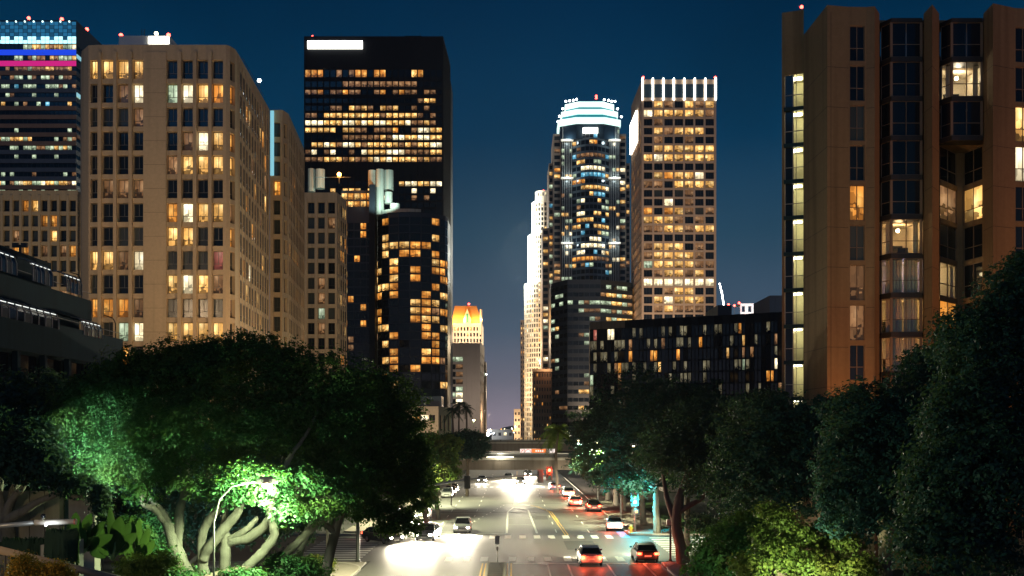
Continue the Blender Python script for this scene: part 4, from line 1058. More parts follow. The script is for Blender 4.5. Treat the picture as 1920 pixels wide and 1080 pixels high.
c = mix(n, l, n2.outputs[0], (.035, .036, .034), (.105, .102, .09)); c = mix(n, l, .45, c, mix(n, l, n3.outputs[0], (.03, .03, .03), (.11, .11, .10))); c = mix(n, l, .3, c, mix(n, l, n1.outputs[0], (.03, .03, .03), (.13, .13, .12)))
l.new(c, b.inputs['Base Color']); b.inputs['Roughness'].default_value = .62; b.inputs['Specular IOR Level'].default_value = .35
bp = N(n, 'ShaderNodeBump'); bp.inputs['Strength'].default_value = .25; bp.inputs['Distance'].default_value = .01; l.new(n1.outputs[0], bp.inputs['Height']); l.new(bp.outputs[0], b.inputs['Normal'])
M_['asph'] = m
M_['paint'] = rough('worn_white_road_paint', (.62, .62, .56), .6, .35, 3, 0, .05); M_['ypaint'] = rough('worn_yellow_road_paint', (.62, .36, .04), .6, .35, 3, 0, .05)
M_['pave'] = rough('concrete_pavement', (.24, .21, .18), .9, .2, 1., .1, .1); M_['kerb'] = rough('kerb_concrete', (.34, .31, .27), .85, .2, 1, .1, .1)
M_['soil'] = rough('dark_soil', (.03, .026, .02), .95, .4, 2); M_['lawn'] = rough('lawn', (.035, .085, .02), .95, .4, 3, 0, .4)
g = G(); g.face([(-2800, -60, -.02), (2800, -60, -.02), (2800, 5600, -.02), (-2800, 5600, -.02)]); structure('ground', g, rough('city_ground', (.05, .05, .048), .95, .3, .05))
XR, XL = 11.7, -11.4
g = G(); g.face([(XL, -40, 0), (XR, -40, 0), (XR, 560, 0), (XL, 560, 0)]); g.face([(-90, 80.2, 0), (XL, 80.2, 0), (XL, 99.5, 0), (-90, 99.5, 0)]); g.face([(XR, 80.2, 0), (90, 80.2, 0), (90, 99.5, 0), (XR, 99.5, 0)]); structure('road', g, M_['asph'])
# pavements with real kerbs, laid in slabs
def pavement(x0, x1, y0, y1, name='pavement', corner=None):
    g = G(); g.prism([(x0, y0), (x1, y0), (x1, y1), (x0, y1)], -.01, .13); return structure(name, g, M_['pave'])
pavR = pavement(XR+.16, XR+6, 100.5, 330); pavL = pavement(XL-6, XL-.16, 103, 330)
pR2 = pavement(XR+.16, XR+9, 60, 79); pL2 = pavement(XL-14, XL-.16, 62, 79)
def kerb(pts, name='kerb'):
    g = G()
    for a, b in zip(pts[:-1], pts[1:]):
        f = Fac(a, b); g.obox(f, 0, f.L-.004, -.08, .08, -.01, .15)
    structure(name, g, M_['kerb'])
def arcpts(cx, cy, r, a0, a1, n=8): return [(cx+r*math.cos(math.radians(a0+(a1-a0)*i/n)), cy+r*math.sin(math.radians(a0+(a1-a0)*i/n))) for i in range(n+1)]
kerb([(XR+.08, 330), (XR+.08, 104)]+arcpts(XR+4.1, 104.2, 4.0, 180, 270)+[(30, 100.2)])
kerb([(XL-.08, 330), (XL-.08, 104)]+arcpts(XL-4.1, 104.2, 4.0, 0, -90)+[(-30, 100.2)])
kerb([(XR+.08, 40), (XR+.08, 75)]+arcpts(XR+4.1, 75, 4.0, 180, 90)+[(30, 79.05)])
kerb([(XL-.08, 40), (XL-.08, 75)]+arcpts(XL-4.1, 75, 4.0, 0, 90)+[(-30, 79.05)])
# road markings
def mark(name, quads, mat='paint', z=.004):
    for q in quads:
        g = G(); g.face([(x, y, z) for x, y in q]); structure(name, g, M_[mat])
def gp(px, py): D = H*F/(py-Y0); return (X(px, D), D)
def line(pts, w, mat='paint', name='lane_line', z=.004):
    g = G()
    for a, b in zip(pts[:-1], pts[1:]):
        a, b = Vector(a), Vector(b); t = (b-a).normalized(); n_ = Vector((-t.y, t.x))*w/2
        g.face([(*(a+n_), z), (*(b+n_), z), (*(b-n_), z), (*(a-n_), z)])
    structure(name, g, M_[mat])
def bars(xs, y0, y1, w): mark('crosswalk_bar', [[(x-w/2, y0), (x+w/2, y0), (x+w/2, y1), (x-w/2, y1)] for x in xs])
bars([X(p, 81.6) for p in (842,875,908,961,995.5,1027,1064,1096.5,1130,1163,1198)], 80.2, 83.1, .62)
bars([X(p, 98.6) for p in (790,818,845,871,898,924,952.5,980,1007,1034,1061,1088,1115,1142)], 97.2, 100.2, .66)
bars([X(p, 187) for p in range(850, 1075, 12)], 184, 187.5, .6)
# ladder crossings over the side street
mark('crosswalk_bar', [[(XL-6.6, 81+i*1.5), (XL-1.0, 81+i*1.5), (XL-1.0, 81.55+i*1.5), (XL-6.6, 81.55+i*1.5)] for i in range(12)])
mark('crosswalk_bar', [[(XR+1.8, 81+i*1.5), (XR+8.6, 81+i*1.5), (XR+8.6, 81.55+i*1.5), (XR+1.8, 81.55+i*1.5)] for i in range(12)])
line([(.1, 78.9), (XR-.2, 78.9)], .35, name='stop_line')
line([(XL+.3, 101.5), (-.6, 101.5)], .35, name='stop_line')
for px in (1065, 1140, 1210): a = gp(px, 1060); line([(a[0], 60), (a[0], 78.6)], .15)
for px in (1030,): a = gp(px, 1062); line([(a[0]-.1, 60), (a[0]-.1, 78)], .12)
line([gp(950, 1000), gp(952, 960), gp(963, 951), gp(990, 956), gp(1007, 1000)], .22)
for y in (962, 972, 984): line([gp(953, y), gp(980, y-1), gp(1003, y+1)], .12)
for o in (0, .28): line([(gp(1060, 1003)[0]+o, gp(1060, 1003)[1]), (gp(1030, 960)[0]+o, gp(1030, 960)[1]), (gp(1005, 950)[0]+o, gp(1005, 950)[1]), (gp(985, 948)[0]+o, gp(985, 948)[1]+1)], .12, 'ypaint')
for o in (0, .3): line([(.4+o, 140), (1.2+o, 260)], .13, 'ypaint')
for px in (907, 955):
    x = gp(px, 1062)[0]
    for o in (-.14, .14): line([(x+o, 50), (x+o, 79)], .12, 'ypaint')
for x in (-4.6, -7.9, 4.6, 8.0):
    for i in range(16):
        y = 103+i*9; line([(x, y), (x, y+(3 if i else 3))], .12)
for i in range(14):
    t = i/13; line([(-6.4+5.2*t, 100+40*t), (-6.35+5.2*t, 100.9+40*t)], .15, z=.006)
for y in (126, 150, 172): line([(XL+1, y), (XR-1, y+.6)], .10, z=.008, name='tar_seam', mat='kerb')
g = G(); g.face([(XR-.9, 98, .004), (XR-.02, 98, .004), (XR-.02, 112, .004), (XR-.9, 112, .004)]); structure('kerb_marking', g, rough('worn_blue_paint', (.03, .2, .4), .6))
# manholes, oil stains and patched trenches
mh = rough('cast_iron', (.05, .045, .04), .6, .2, 3); oil = rough('oil_stain', (.022, .021, .02), .5, .3, 2); pat_m = rough('newer_asphalt_patch', (.045, .045, .044), .8, .2, 3)
for i, (x, y) in enumerate(((-3.2, 88), (2.4, 93), (5.8, 109), (-6.2, 122), (1.5, 134), (-2.5, 152), (7.2, 87))):
    g = G(); g.face([(x+.42*math.cos(2*math.pi*k/14), y+.42*math.sin(2*math.pi*k/14), .009) for k in range(14)]); structure('manhole_cover', g, mh)
for i in range(26):
    x, y = rnd.choice((-9.5, -6.2, -3, 1.9, 3, 6.2, 9.6))+rnd.uniform(-.5, .5), rnd.uniform(73, 170); r = rnd.uniform(.2, .55); g = G()
    g.face([(x+r*rnd.uniform(.6, 1.1)*math.cos(2*math.pi*k/11), y+2.6*r*rnd.uniform(.6, 1.1)*math.sin(2*math.pi*k/11), .0065) for k in range(11)]); structure('oil_stain', g, oil)
for (x0, x1, y0, y1) in ((-7.5, -4.9, 104, 117), (2.2, 4.3, 118, 123), (-1.5, 11, 144, 145.2), (4.9, 7.7, 88, 95), (-11, 3, 128, 129)):
    g = G(); g.face([(x0, y0, .002), (x1, y0, .002), (x1, y1, .002), (x0, y1, .002)]); structure('asphalt_patch', g, pat_m)
# median island
g = G(); xm0, xm1 = gp(914, 1062)[0], gp(947, 1062)[0]
g.prism([(xm0, 45), (xm1, 45), (xm1, 78.7), (xm0, 78.7)], -.01, .14); structure('median_island', g, M_['pave'])
for x in (xm0, xm1): kerb([(x, 45), (x, 78.9)])
for i in range(18):
    g = G(); g.box(xm0+.15, xm1-.15, 60+i*1.02, 60.95+i*1.02, .14, .165); tag(link('median_paver', g.mesh('median_paver'), [M_['soil']]), kind='structure')
# distant hills with town lights
g = G(); prev = None
for i in range(61):
    x = -900+i*36; h = 26+14*math.sin(i*.5)+9*math.sin(i*1.3+1)
    p = (x, 4200+40*math.sin(i), h)
    if prev: g.face([(prev[0], prev[1], -5), (p[0], p[1], -5), p, prev]); g.face([prev, p, (p[0], p[1]+900, 8), (prev[0], prev[1]+900, 8)])
    prev = p
structure('hills', g, rough('hazy_hills', (.22, .24, .28), 1, .2, .02))
g = G()
for i in range(150):
    y = rnd.uniform(1500, 4100); x = (rnd.uniform(905, 985)-960)*y/F; z = rnd.uniform(2, 20)*y/3500; s = y*.00035
    g.box(x-s, x+s, y, y+s, z, z+s*1.4, rnd.randrange(3))
tag(link('town_lights', g.mesh('town_lights'), [M_['warml'], M_['whitel'], M_['orangel']]), 'tiny scattered town lights at the far end of the street', 'town lights', kind='stuff')

# ------------------------------------------------------------------ bridges
def bridge(lbl, D, px0, px1, ztop, zrail, zbot, depth, loc):
    T = Thing('bridge', lbl, 'bridge', loc); g = G(); x0, x1 = -40, 42
    g.box(x0, x1, D, D+depth, zbot, ztop); T.part('deck', g, rough('brown_bridge_concrete', (.17, .14, .11), .9, .25, .8, .5, .3))
    g = G(); g.box(x0, x1, D-.25, D-.003, ztop-.35, ztop+.1); T.part('edge_beam', g, M_['conc'])
    g = G(); g.tube([(x0, D-.1, zrail), (x1, D-.1, zrail)], .12, 6); T.part('rail', g, M_['steel'])
    g = G(); g.box(x0, x1, D-.05, D+.05, ztop+.11, zrail-.14); T.part('rail_screen', g, M_['dsteel'])
    for i in range(10):
        x = -36+8.3*i; g = G(); g.box(x, x+.3, D-.2, D-.06, ztop+.1, zrail); T.part('rail_post', g, M_['dsteel'])
    for x in (x0+14, x1-16):
        g = G(); g.prism([(x, D+1), (x+3, D+1), (x+3, D+depth-1), (x, D+depth-1)], 0, zbot-.003); T.part('pier', g, M_['conc'])
    return T
T = bridge('nearer concrete road bridge crossing the street, with bright deck edge', 170, 845, 1060, Z(859, 170), Z(850, 170), Z(881, 170), 11, (0, 170, 0))
T.lamp((-2, 168.5, Z(856, 170)+.2), 350, (1, .95, .75), .2)
g = G(); g.box(X(912, 168), X(963, 168), 169.6, 169.73, Z(858, 170), Z(856, 170)); T.part('lamp_strip', g, emis('deck_edge_lamps', (1, .93, .7), 3))
T = bridge('farther concrete bridge deck behind the first one, with rail on top', 232, 912, 1050, Z(829, 232), Z(825, 232), Z(846, 232), 10, (0, 232, 0))
def board(lbl, px0, px1, py0, py1, D, mats, cuts):
    T = Thing('banner_sign', lbl, 'sign', (X((px0+px1)/2, D), D, 0)); g = G(); g.box(X(px0, D), X(px1, D), D, D+.2, Z(py1, D), Z(py0, D)); T.part('backing', g, M_['white'])
    for i, (a, b, mt) in enumerate(cuts):
        g = G(); g.box(X(a, D), X(b, D), D-.06, D-.01, Z(py1, D)+.1, Z(py0, D)-.1); T.part('panel', g, mt)
    for x in (px0+4, px1-4): g = G(); g.box(X(x, D)-.1, X(x, D)+.1, D+.25, D+.4, 6, Z(py0, D)); T.part('post', g, M_['dsteel'])
    return T
org = emis('backlit_orange', (1, .22, .04), .9); whs = emis('backlit_white', (1, .85, .8), 1.0); rdp = emis('backlit_red', (.9, .08, .05), .8)
T = board('orange and white lit banner between the two bridges', 975, 1044, 841, 849.5, 200, None, [(975.5, 982, whs), (984, 996, whs), (997, 1024, org), (1025, 1043, whs)])
for i in range(4): g = G(); x = X(1004+i*4, 200); g.box(x, x+.28, 199.86, 199.92, Z(847, 200), Z(844, 200)); T.part('letter', g, whs)
g = G(); x = X(977, 200); g.tube([(x, 199.88, Z(848, 200)), (x+.45, 199.88, Z(843, 200))], .07, 4); g.tube([(x+.05, 199.87, Z(843, 200)), (x+.3, 199.87, Z(845.5, 200))], .06, 4); T.part('letter', g, rdp)
g = G(); cxx = X(990, 200)
for k in range(7): a, b_ = math.pi*k/7, math.pi*(k+1)/7; g.tube([(cxx+.55*math.cos(a), 199.88, Z(847.5, 200)+.5*math.sin(a)), (cxx+.55*math.cos(b_), 199.88, Z(847.5, 200)+.5*math.sin(b_))], .07, 4)
T.part('emblem', g, rdp)

# ------------------------------------------------------------------ foliage
def leafmat(name, c0, c1, c2, gloss=.35):
    m, n, l, b = newmat(name); ge = N(n, 'ShaderNodeNewGeometry')
    c = mix(n, l, ge.outputs['Random Per Island'], c0, c1)
    nz = N(n, 'ShaderNodeTexNoise'); nz.inputs['Scale'].default_value = .55; nz.inputs['Detail'].default_value = 3; l.new(ge.outputs['Position'], nz.inputs['Vector'])
    mr = N(n, 'ShaderNodeMapRange'); mr.inputs[1].default_value = .48; mr.inputs[2].default_value = .66; l.new(nz.outputs[0], mr.inputs[0])
    c = mix(n, l, mth(n, l, 'MULTIPLY', mr.outputs[0], .55), c, c2)
    l.new(c, b.inputs['Base Color']); b.inputs['Roughness'].default_value = gloss; b.inputs['Specular IOR Level'].default_value = .22
    t = N(n, 'ShaderNodeBsdfTranslucent'); l.new(mix(n, l, .5, c, (.12, .2, .02)), t.inputs[0])
    ms = N(n, 'ShaderNodeMixShader'); ms.inputs[0].default_value = .32; l.new(b.outputs[0], ms.inputs[1]); l.new(t.outputs[0], ms.inputs[2])
    l.new(ms.outputs[0], n['Material Output'].inputs[0])
    return m
LEAF = leafmat('fig_leaves', (.016, .066, .02), (.035, .12, .035), (.085, .13, .022), .6)
LEAFD = leafmat('dark_leaves', (.008, .036, .038), (.02, .07, .068), (.03, .08, .06), .6)
LEAFY = leafmat('yellow_green_leaves', (.05, .10, .02), (.11, .16, .03), (.18, .15, .03), .6)
LEAFO = leafmat('orange_blossom_leaves', (.06, .09, .02), (.45, .22, .02), (.5, .3, .03), .6)
LEAFP = leafmat('blue_green_needles', (.015, .05, .035), (.03, .08, .05), (.04, .09, .05), .5)
BARK = rough('pale_fig_bark', (.22, .205, .165), .9, .5, 4, .6, .9)
BARKD = rough('dark_bark', (.14, .11, .085), .9, .3, 3, .4, .6)
def leaf_mesh(pos, nrm, size, name, aspect=.5):
    """one rhombic leaf, folded along its midrib, per position"""
    n = len(pos); size = np.asarray(size).reshape(-1, 1)*np.ones((n, 1))
    r = rng.normal(size=(n, 3)); d = r-(r*nrm).sum(1, keepdims=True)*nrm; d /= np.linalg.norm(d, axis=1, keepdims=True)+1e-9
    s = np.cross(nrm, d)
    v = np.empty((n, 4, 3)); v[:, 0] = pos-d*size*.5; v[:, 2] = pos+d*size*.5
    v[:, 1] = pos+s*size*aspect*.5+nrm*size*.12; v[:, 3] = pos-s*size*aspect*.5+nrm*size*.12
    me = bpy.data.meshes.new(name); me.vertices.add(4*n); me.vertices.foreach_set('co', v.reshape(-1).astype(np.float32))
    me.loops.add(4*n); me.loops.foreach_set('vertex_index', np.arange(4*n, dtype=np.int32))
    me.polygons.add(n); me.polygons.foreach_set('loop_start', np.arange(0, 4*n, 4, dtype=np.int32)); me.update(calc_edges=True)
    return me
def crown_pts(blobs, total, clump_r, n_per):
    """leaf positions: twig clumps on and inside the surface of overlapping ellipsoids"""
    area = np.array([b[3]*b[4]+b[3]*b[5]+b[4]*b[5] for b in blobs]); cnt = np.maximum(3, (total/n_per*area/area.sum()).astype(int))
    P_, N_ = [], []
    for (x, y, z, rx, ry, rz), k in zip(blobs, cnt):
        u = rng.normal(size=(k, 3)); u /= np.linalg.norm(u, axis=1, keepdims=True)
        u[:, 2] = np.where(u[:, 2] < -.5, -u[:, 2]*rng.random(k), u[:, 2])
        rad = np.where(rng.random(k) < .7, rng.uniform(.80, 1.12, k), rng.uniform(.45, .88, k))
        bump = 1+.17*np.sin(u[:, 0]*9+x)*np.sin(u[:, 1]*8+y)*np.cos(u[:, 2]*7+z)
        c = np.array([x, y, z])+u*(rad*bump)[:, None]*np.array([rx, ry, rz])
        cr_ = clump_r*rng.uniform(.35, 1.6, k)
        w = rng.normal(size=(k, n_per, 3)); w /= np.linalg.norm(w, axis=2, keepdims=True)
        off = w*(rng.random((k, n_per, 1))**.6)*cr_[:, None, None]*np.array([1, 1, .75])
        p = c[:, None, :]+off
        nn = w*.6+u[:, None, :]*.5+np.array([0, 0, .45])+rng.normal(size=(k, n_per, 3))*.45
        P_.append(p.reshape(-1, 3)); N_.append(nn.reshape(-1, 3))
    p, nn = np.concatenate(P_), np.concatenate(N_); nn /= np.linalg.norm(nn, axis=1, keepdims=True)
    return p, nn
def limb(g, a, b, r0, r1, bend=.12, n=7, seg=8):
    a, b = Vector(a), Vector(b); L = (b-a).length; k = Vector((rnd.uniform(-1, 1), rnd.uniform(-1, 1), rnd.uniform(-.3, 1)))*L*bend
    pts = [a.lerp(b, i/seg)+k*math.sin(math.pi*i/seg)+Vector((rnd.uniform(-1, 1), rnd.uniform(-1, 1), 0))*r0*.25*(0 < i < seg) for i in range(seg+1)]
    g.tube(pts, [r0+(r1-r0)*i/seg for i in range(seg+1)], n); return pts
def tree(name, lbl, base, blobs, leaves, size, mat=None, bark=None, group=None, limbs=None, tr=.3, clump=.45, nper=26, cat='tree'):
    base = Vector(base); T = Thing(name, lbl, cat, base, group); mat = mat or LEAF; bark = bark or BARKD
    p, nn = crown_pts(blobs, leaves, clump, nper)
    me = leaf_mesh(p-np.array(base), nn, size*rng.uniform(.6, 1.25, len(p)), 'crown', .55)
    link('crown', me, [mat], T.o)
    if limbs is None:
        c = Vector(blobs[0][:3]); fork = base.lerp(Vector((c.x, c.y, c.z-blobs[0][5]*.9)), .85)
        g = G(); limb(g, base-Vector((0, 0, .3)), fork, tr, tr*.75, .05); T.part('trunk', g, bark, smooth=True)
        for b in blobs[:6]:
            g = G(); limb(g, fork-Vector((0, 0, tr)), Vector(b[:3])+Vector((0, 0, b[5]*.2)), tr*.6, tr*.12); T.part('limb', g, bark, smooth=True)
    else:
        for i, (pts, rr) in enumerate(limbs):
            g = G()
            # smooth the hand placed line
            P3 = [Vector(q) for q in pts]; out = []; rad = []
            for k in range(len(P3)-1):
                p0, p1, p2, p3 = P3[max(k-1, 0)], P3[k], P3[k+1], P3[min(k+2, len(P3)-1)]
                for j in range(5):
                    t = j/5; out.append(.5*((2*p1)+(p2-p0)*t+(2*p0-5*p1+4*p2-p3)*t*t+(3*p1-p0-3*p2+p3)*t**3)+Vector((rnd.uniform(-1, 1), rnd.uniform(-1, 1), rnd.uniform(-1, 1)))*.018)
                    rad.append((rr[k]+(rr[k+1]-rr[k])*t)*rnd.uniform(.93, 1.08))
            out.append(P3[-1]); rad.append(rr[-1])
            g.tube(out, rad, 9); T.part('trunk' if i == 0 else 'limb', g, bark, smooth=True)
    return T
def bl(px, py, D, rpx, rpy=None, ry=None):
    s = D/F; q = P(px, py, D); r = rpx*s; return (q.x, q.y, q.z, r, ry or r, (rpy or rpx)*s)

# embankment the near planting stands on
g = G(); nx, ny = 22, 18; V = {}
for i in range(nx+1):
    for j in range(ny+1):
        x = -60+i*(60-7.5)/nx; y = 8+j*54/ny
        h = 4.4*max(0, min(1, (60-y)/14))*max(0, min(1, (-6.9-x)/2.5))
        V[i, j] = (x, y, h+rnd.uniform(-.12, .12)*(h > .2)-.015)
for i in range(nx):
    for j in range(ny): g.face([V[i, j], V[i+1, j], V[i+1, j+1], V[i, j+1]])
structure('embankment', g, M_['soil'], True)
g = G(); V = {}
for i in range(nx+1):
    for j in range(ny+1):
        x = 15+i*45/nx; y = 8+j*54/ny; h = 3.2*max(0, min(1, (60-y)/14))*max(0, min(1, (x-15)/3)); V[i, j] = (x, y, h-.015)
for i in range(nx):
    for j in range(ny): g.face([V[i, j], V[i+1, j], V[i+1, j+1], V[i, j+1]])
structure('embankment', g, M_['soil'], True)

# big spreading fig tree, left centre
D = 38.
def q_(px, py, dd=0): return tuple(P(px, py, D+dd))
bls = [bl(300,745,42,140,85), bl(455,720,42,150,82), bl(590,745,42,120,85), bl(200,765,41,88,65), bl(390,805,40,160,75), bl(540,815,41,130,75), bl(165,825,39,55,62), bl(235,865,38,60,55), bl(150,770,40,45,50),
       bl(300,830,37,70,55), bl(270,700,43,80,42), bl(480,675,43,95,45), bl(370,680,43,90,40), bl(300,895,38,42,40), bl(620,800,42,90,70),
       bl(500,925,36.6,55,32), bl(440,930,37,42,28), bl(540,960,36.5,38,24), bl(600,930,38,45,38), bl(395,925,37.5,34,26), bl(345,905,37,30,24), bl(585,965,37.5,34,26), bl(640,955,39,34,34), bl(210,905,37.5,40,34), bl(262,925,37,30,24), bl(180,880,37.5,40,36), bl(120,800,38.5,34,34), bl(310,865,38,50,34), bl(420,872,38.5,60,28), bl(478,880,35.6,30,12), bl(520,895,35.8,26,16), bl(655,900,40,50,50), bl(470,900,36.4,60,26), bl(560,900,37.5,50,30)]
lm = [([q_(360,1130,0.3), q_(347,1071,0.2), q_(329,1027,0), q_(316,987,0), q_(302,960,0), q_(275,929,0.3), q_(255,895,0.8)], [0.347, 0.286, 0.245, 0.204, 0.163, 0.112, 0.061]),
      ([q_(338,1045,0.1), q_(333,1018,0.1), q_(336,982,0.1), q_(338,955,0.2), q_(347,918,0.4), q_(352,870,0.9), q_(350,810,1.6)], [0.224, 0.194, 0.184, 0.163, 0.122, 0.082, 0.041]),
      ([q_(318,995,0), q_(302,969,-0.1), q_(285,952,-0.2), q_(268,945,-0.2), q_(262,915,0)], [0.143, 0.133, 0.122, 0.082, 0.041]),
      ([q_(388,1130,0.5), q_(382,1071,0.4), q_(378,1027,0.4), q_(382,995,0.3), q_(400,965,0.1), q_(427,933,-0.1), q_(450,905,0), q_(475,865,0.6)], [0.245, 0.204, 0.184, 0.173, 0.163, 0.133, 0.082, 0.041]),
      ([q_(382,1050,0.3), q_(387,1032,0.2), q_(409,1006,0), q_(430,980,-0.1), q_(447,957,-0.1), q_(452,920,0.3), q_(440,870,1)], [0.184, 0.194, 0.204, 0.194, 0.163, 0.102, 0.051]),
      ([q_(420,1130,0.5), q_(422,1075,0.4), q_(422,1035,0.3), q_(424,1014,0.3), q_(420,985,0.5), q_(424,940,0.8)], [0.265, 0.214, 0.204, 0.194, 0.122, 0.082]),
      ([q_(424,1022,0.3), q_(440,1014,0.2), q_(461,1010,0.1), q_(483,997,0), q_(504,976,-0.1), q_(511,958,-0.2)], [0.163, 0.184, 0.194, 0.194, 0.184, 0.143]),
      ([q_(436,1110,-0.2), q_(456,1072,-0.4), q_(474,1054,-0.5), q_(496,1032,-0.6), q_(514,1002,-0.6), q_(509,969,-0.4), q_(507,943,-0.2), q_(520,902,0.1), q_(533,880,0.3), q_(548,850,0.7), q_(572,818,1.2), q_(596,770,2)], [0.224, 0.204, 0.194, 0.184, 0.173, 0.173, 0.163, 0.133, 0.112, 0.092, 0.071, 0.041]),
      ([q_(524,955,-0.2), q_(544,935,-0.3), q_(562,920,-0.3), q_(579,907,-0.2), q_(600,880,0.2)], [0.122, 0.133, 0.133, 0.122, 0.061]),
      ([q_(505,1110,2.4), q_(512,1060,2.2), q_(545,1030,2), q_(575,1000,1.9), q_(610,965,2), q_(640,920,2.6)], [0.204, 0.184, 0.163, 0.163, 0.143, 0.082]),
      ([q_(545,1090,3.4), q_(560,1040,3.4), q_(575,1000,3.5), q_(595,960,3.6), q_(612,905,4)], [0.163, 0.163, 0.153, 0.143, 0.082]),
      ([q_(545,905,-0.2), q_(580,925,-0.2), q_(605,935,0.2), q_(640,925,0.8), q_(668,928,1.4)], [0.061, 0.071, 0.071, 0.061, 0.041]),
      ([q_(424,1014,0.3), q_(450,1000,0.1), q_(470,985,0), q_(482,970,0)], [0.143, 0.122, 0.112, 0.082])]
T = tree('fig_tree', 'largest spreading tree on the left, pale forked limbs lit by the street lamp inside it', (X(395, 38), 38.5, 4.0), bls, 150000, .15, LEAF, BARK, limbs=lm, clump=.42, nper=34)
# second tree to its right, drooping towards the road
D = 50.
bls = [bl(690,770,50,95,75), bl(640,850,49,85,75), bl(740,840,50,62,75), bl(700,905,48,75,60), bl(765,930,50,40,60), bl(650,930,47,55,45), bl(745,985,49,42,30), bl(600,890,48,50,50), bl(790,890,52,22,55), bl(700,960,48,40,28)]
lm = [([P(600,1130,49), P(620,1030,49), P(640,960,49), P(670,880,49.5), P(700,780,50)], [.3,.25,.2,.14,.05]), ([P(630,1000,49), P(590,960,48), P(570,900,48)], [.16,.12,.05]), ([P(655,930,49), P(700,920,48.6), P(750,930,49)], [.12,.09,.04])]
tree('fig_tree', 'drooping green tree hanging over the near left corner of the crossing', (X(598, 49), 49, 1.5), bls, 70000, .18, LEAF, BARKD, limbs=lm, clump=.45, nper=28)
# dark trees at the far left
bls = [bl(60,770,52,110,75), bl(20,850,50,90,80), bl(120,830,52,70,70), bl(60,910,50,85,50), bl(-60,800,52,90,100), bl(215,900,50,60,80)]
tree('shade_tree', 'unlit dark tree below the terraced building at the left edge', (X(60, 51), 51, 4.2), bls, 34000, .26, LEAFD, BARKD, clump=.55, nper=24)
bls = [bl(330,990,60,110,75), bl(200,970,60,80,75), bl(480,985,58,110,75), bl(600,950,58,60,70), bl(400,920,58,120,50), bl(540,900,60,90,60), bl(440,860,56,120,50), bl(520,850,56,70,40), bl(280,910,62,80,60)]
tree('shade_tree', 'dark thicket tree behind the pale limbs of the largest tree', (X(340, 60), 60, 0), bls, 34000, .3, LEAFD, BARKD, clump=.6, nper=20)
bls = [bl(0,870,30,75,55), bl(75,885,30,50,42), bl(140,915,30,34,20), bl(-60,850,31,80,90), bl(60,840,31,50,50)]
tree('shade_tree', 'dark tree overhanging the grey retaining wall at the left edge', (X(20, 32), 32, 4.2), bls, 30000, .14, LEAFD, BARK, clump=.4, nper=24)
# small green trees left of the bridge
tree('street_tree', 'bright green lit tree between the corner and the bridge', (X(822, 118), 118, .1), [bl(822,862,118,34,42), bl(805,900,116,22,36), bl(840,835,118,26,20), bl(812,840,118,28,26), bl(838,885,117,20,30)], 15000, .36, LEAFY, clump=.6, nper=24)
tree('street_tree', 'round dark tree left of the bridge rail', (X(875, 160), 160, .1), [bl(878,832,160,36,24), bl(850,832,158,26,20), bl(893,846,160,20,18), bl(870,850,158,30,18)], 12000, .42, LEAFD, clump=.7, nper=22)
tree('street_tree', 'dark tree under the podium beside the drooping tree', (X(800, 100), 100, .1), [bl(795,900,100,22,50), bl(780,870,98,26,60), bl(808,940,100,14,22)], 9000, .32, LEAF, clump=.5, nper=22)
# palms
def palm(lbl, px, base_py, top_py, D, fr=18, L=3.0, mat=None, lit=False, leafw=.3):
    b = Vector((X(px, D), D, 0)); t = P(px, top_py, D); T = Thing('palm_tree', lbl, 'palm tree', b, 'palm trees')
    g = G(); limb(g, b, t, .28, .2, .03); T.part('trunk', g, BARKD)
    for i in range(fr):
        a = 2*math.pi*i/fr+rnd.uniform(-.2, .2); el_ = rnd.uniform(-.5, 1.1); g = G(); pts = []
        for k in range(7):
            s = k/6; pts.append(t+Vector((math.cos(a)*math.cos(el_)*L*s, math.sin(a)*math.cos(el_)*L*s, math.sin(el_)*L*s-1.1*L*s*s*.6)))
        for k in range(6):
            side = Vector((-math.sin(a), math.cos(a), 0))
            for sgn in (-1, 1):
                for h in range(3):
                    p0 = pts[k].lerp(pts[k+1], h/3); w = leafw*L*(1-abs(k/6-.35))
                    p1 = pts[k].lerp(pts[k+1], min(1, h/3+.28)); tip = p0+side*sgn*w+(pts[k+1]-pts[k])*.8+Vector((0, 0, -w*.45))
                    g.face([p0, p1, tip])
        T.part('frond', g, mat or LEAFD)
    return T
palm('tallest thin palm beside the cream podium', 862, 0, 757, 262, 22, 3.2); palm('palm leaning at the right of the podium palms', 874, 0, 764, 258, 20, 2.6); palm('lowest palm of the podium group, in front', 848, 0, 770, 255, 20, 3.0)
palm('date palm with feathery brown lit fronds right of the bridges', 1046, 0, 806, 168, 30, 3.6, LEAFY)
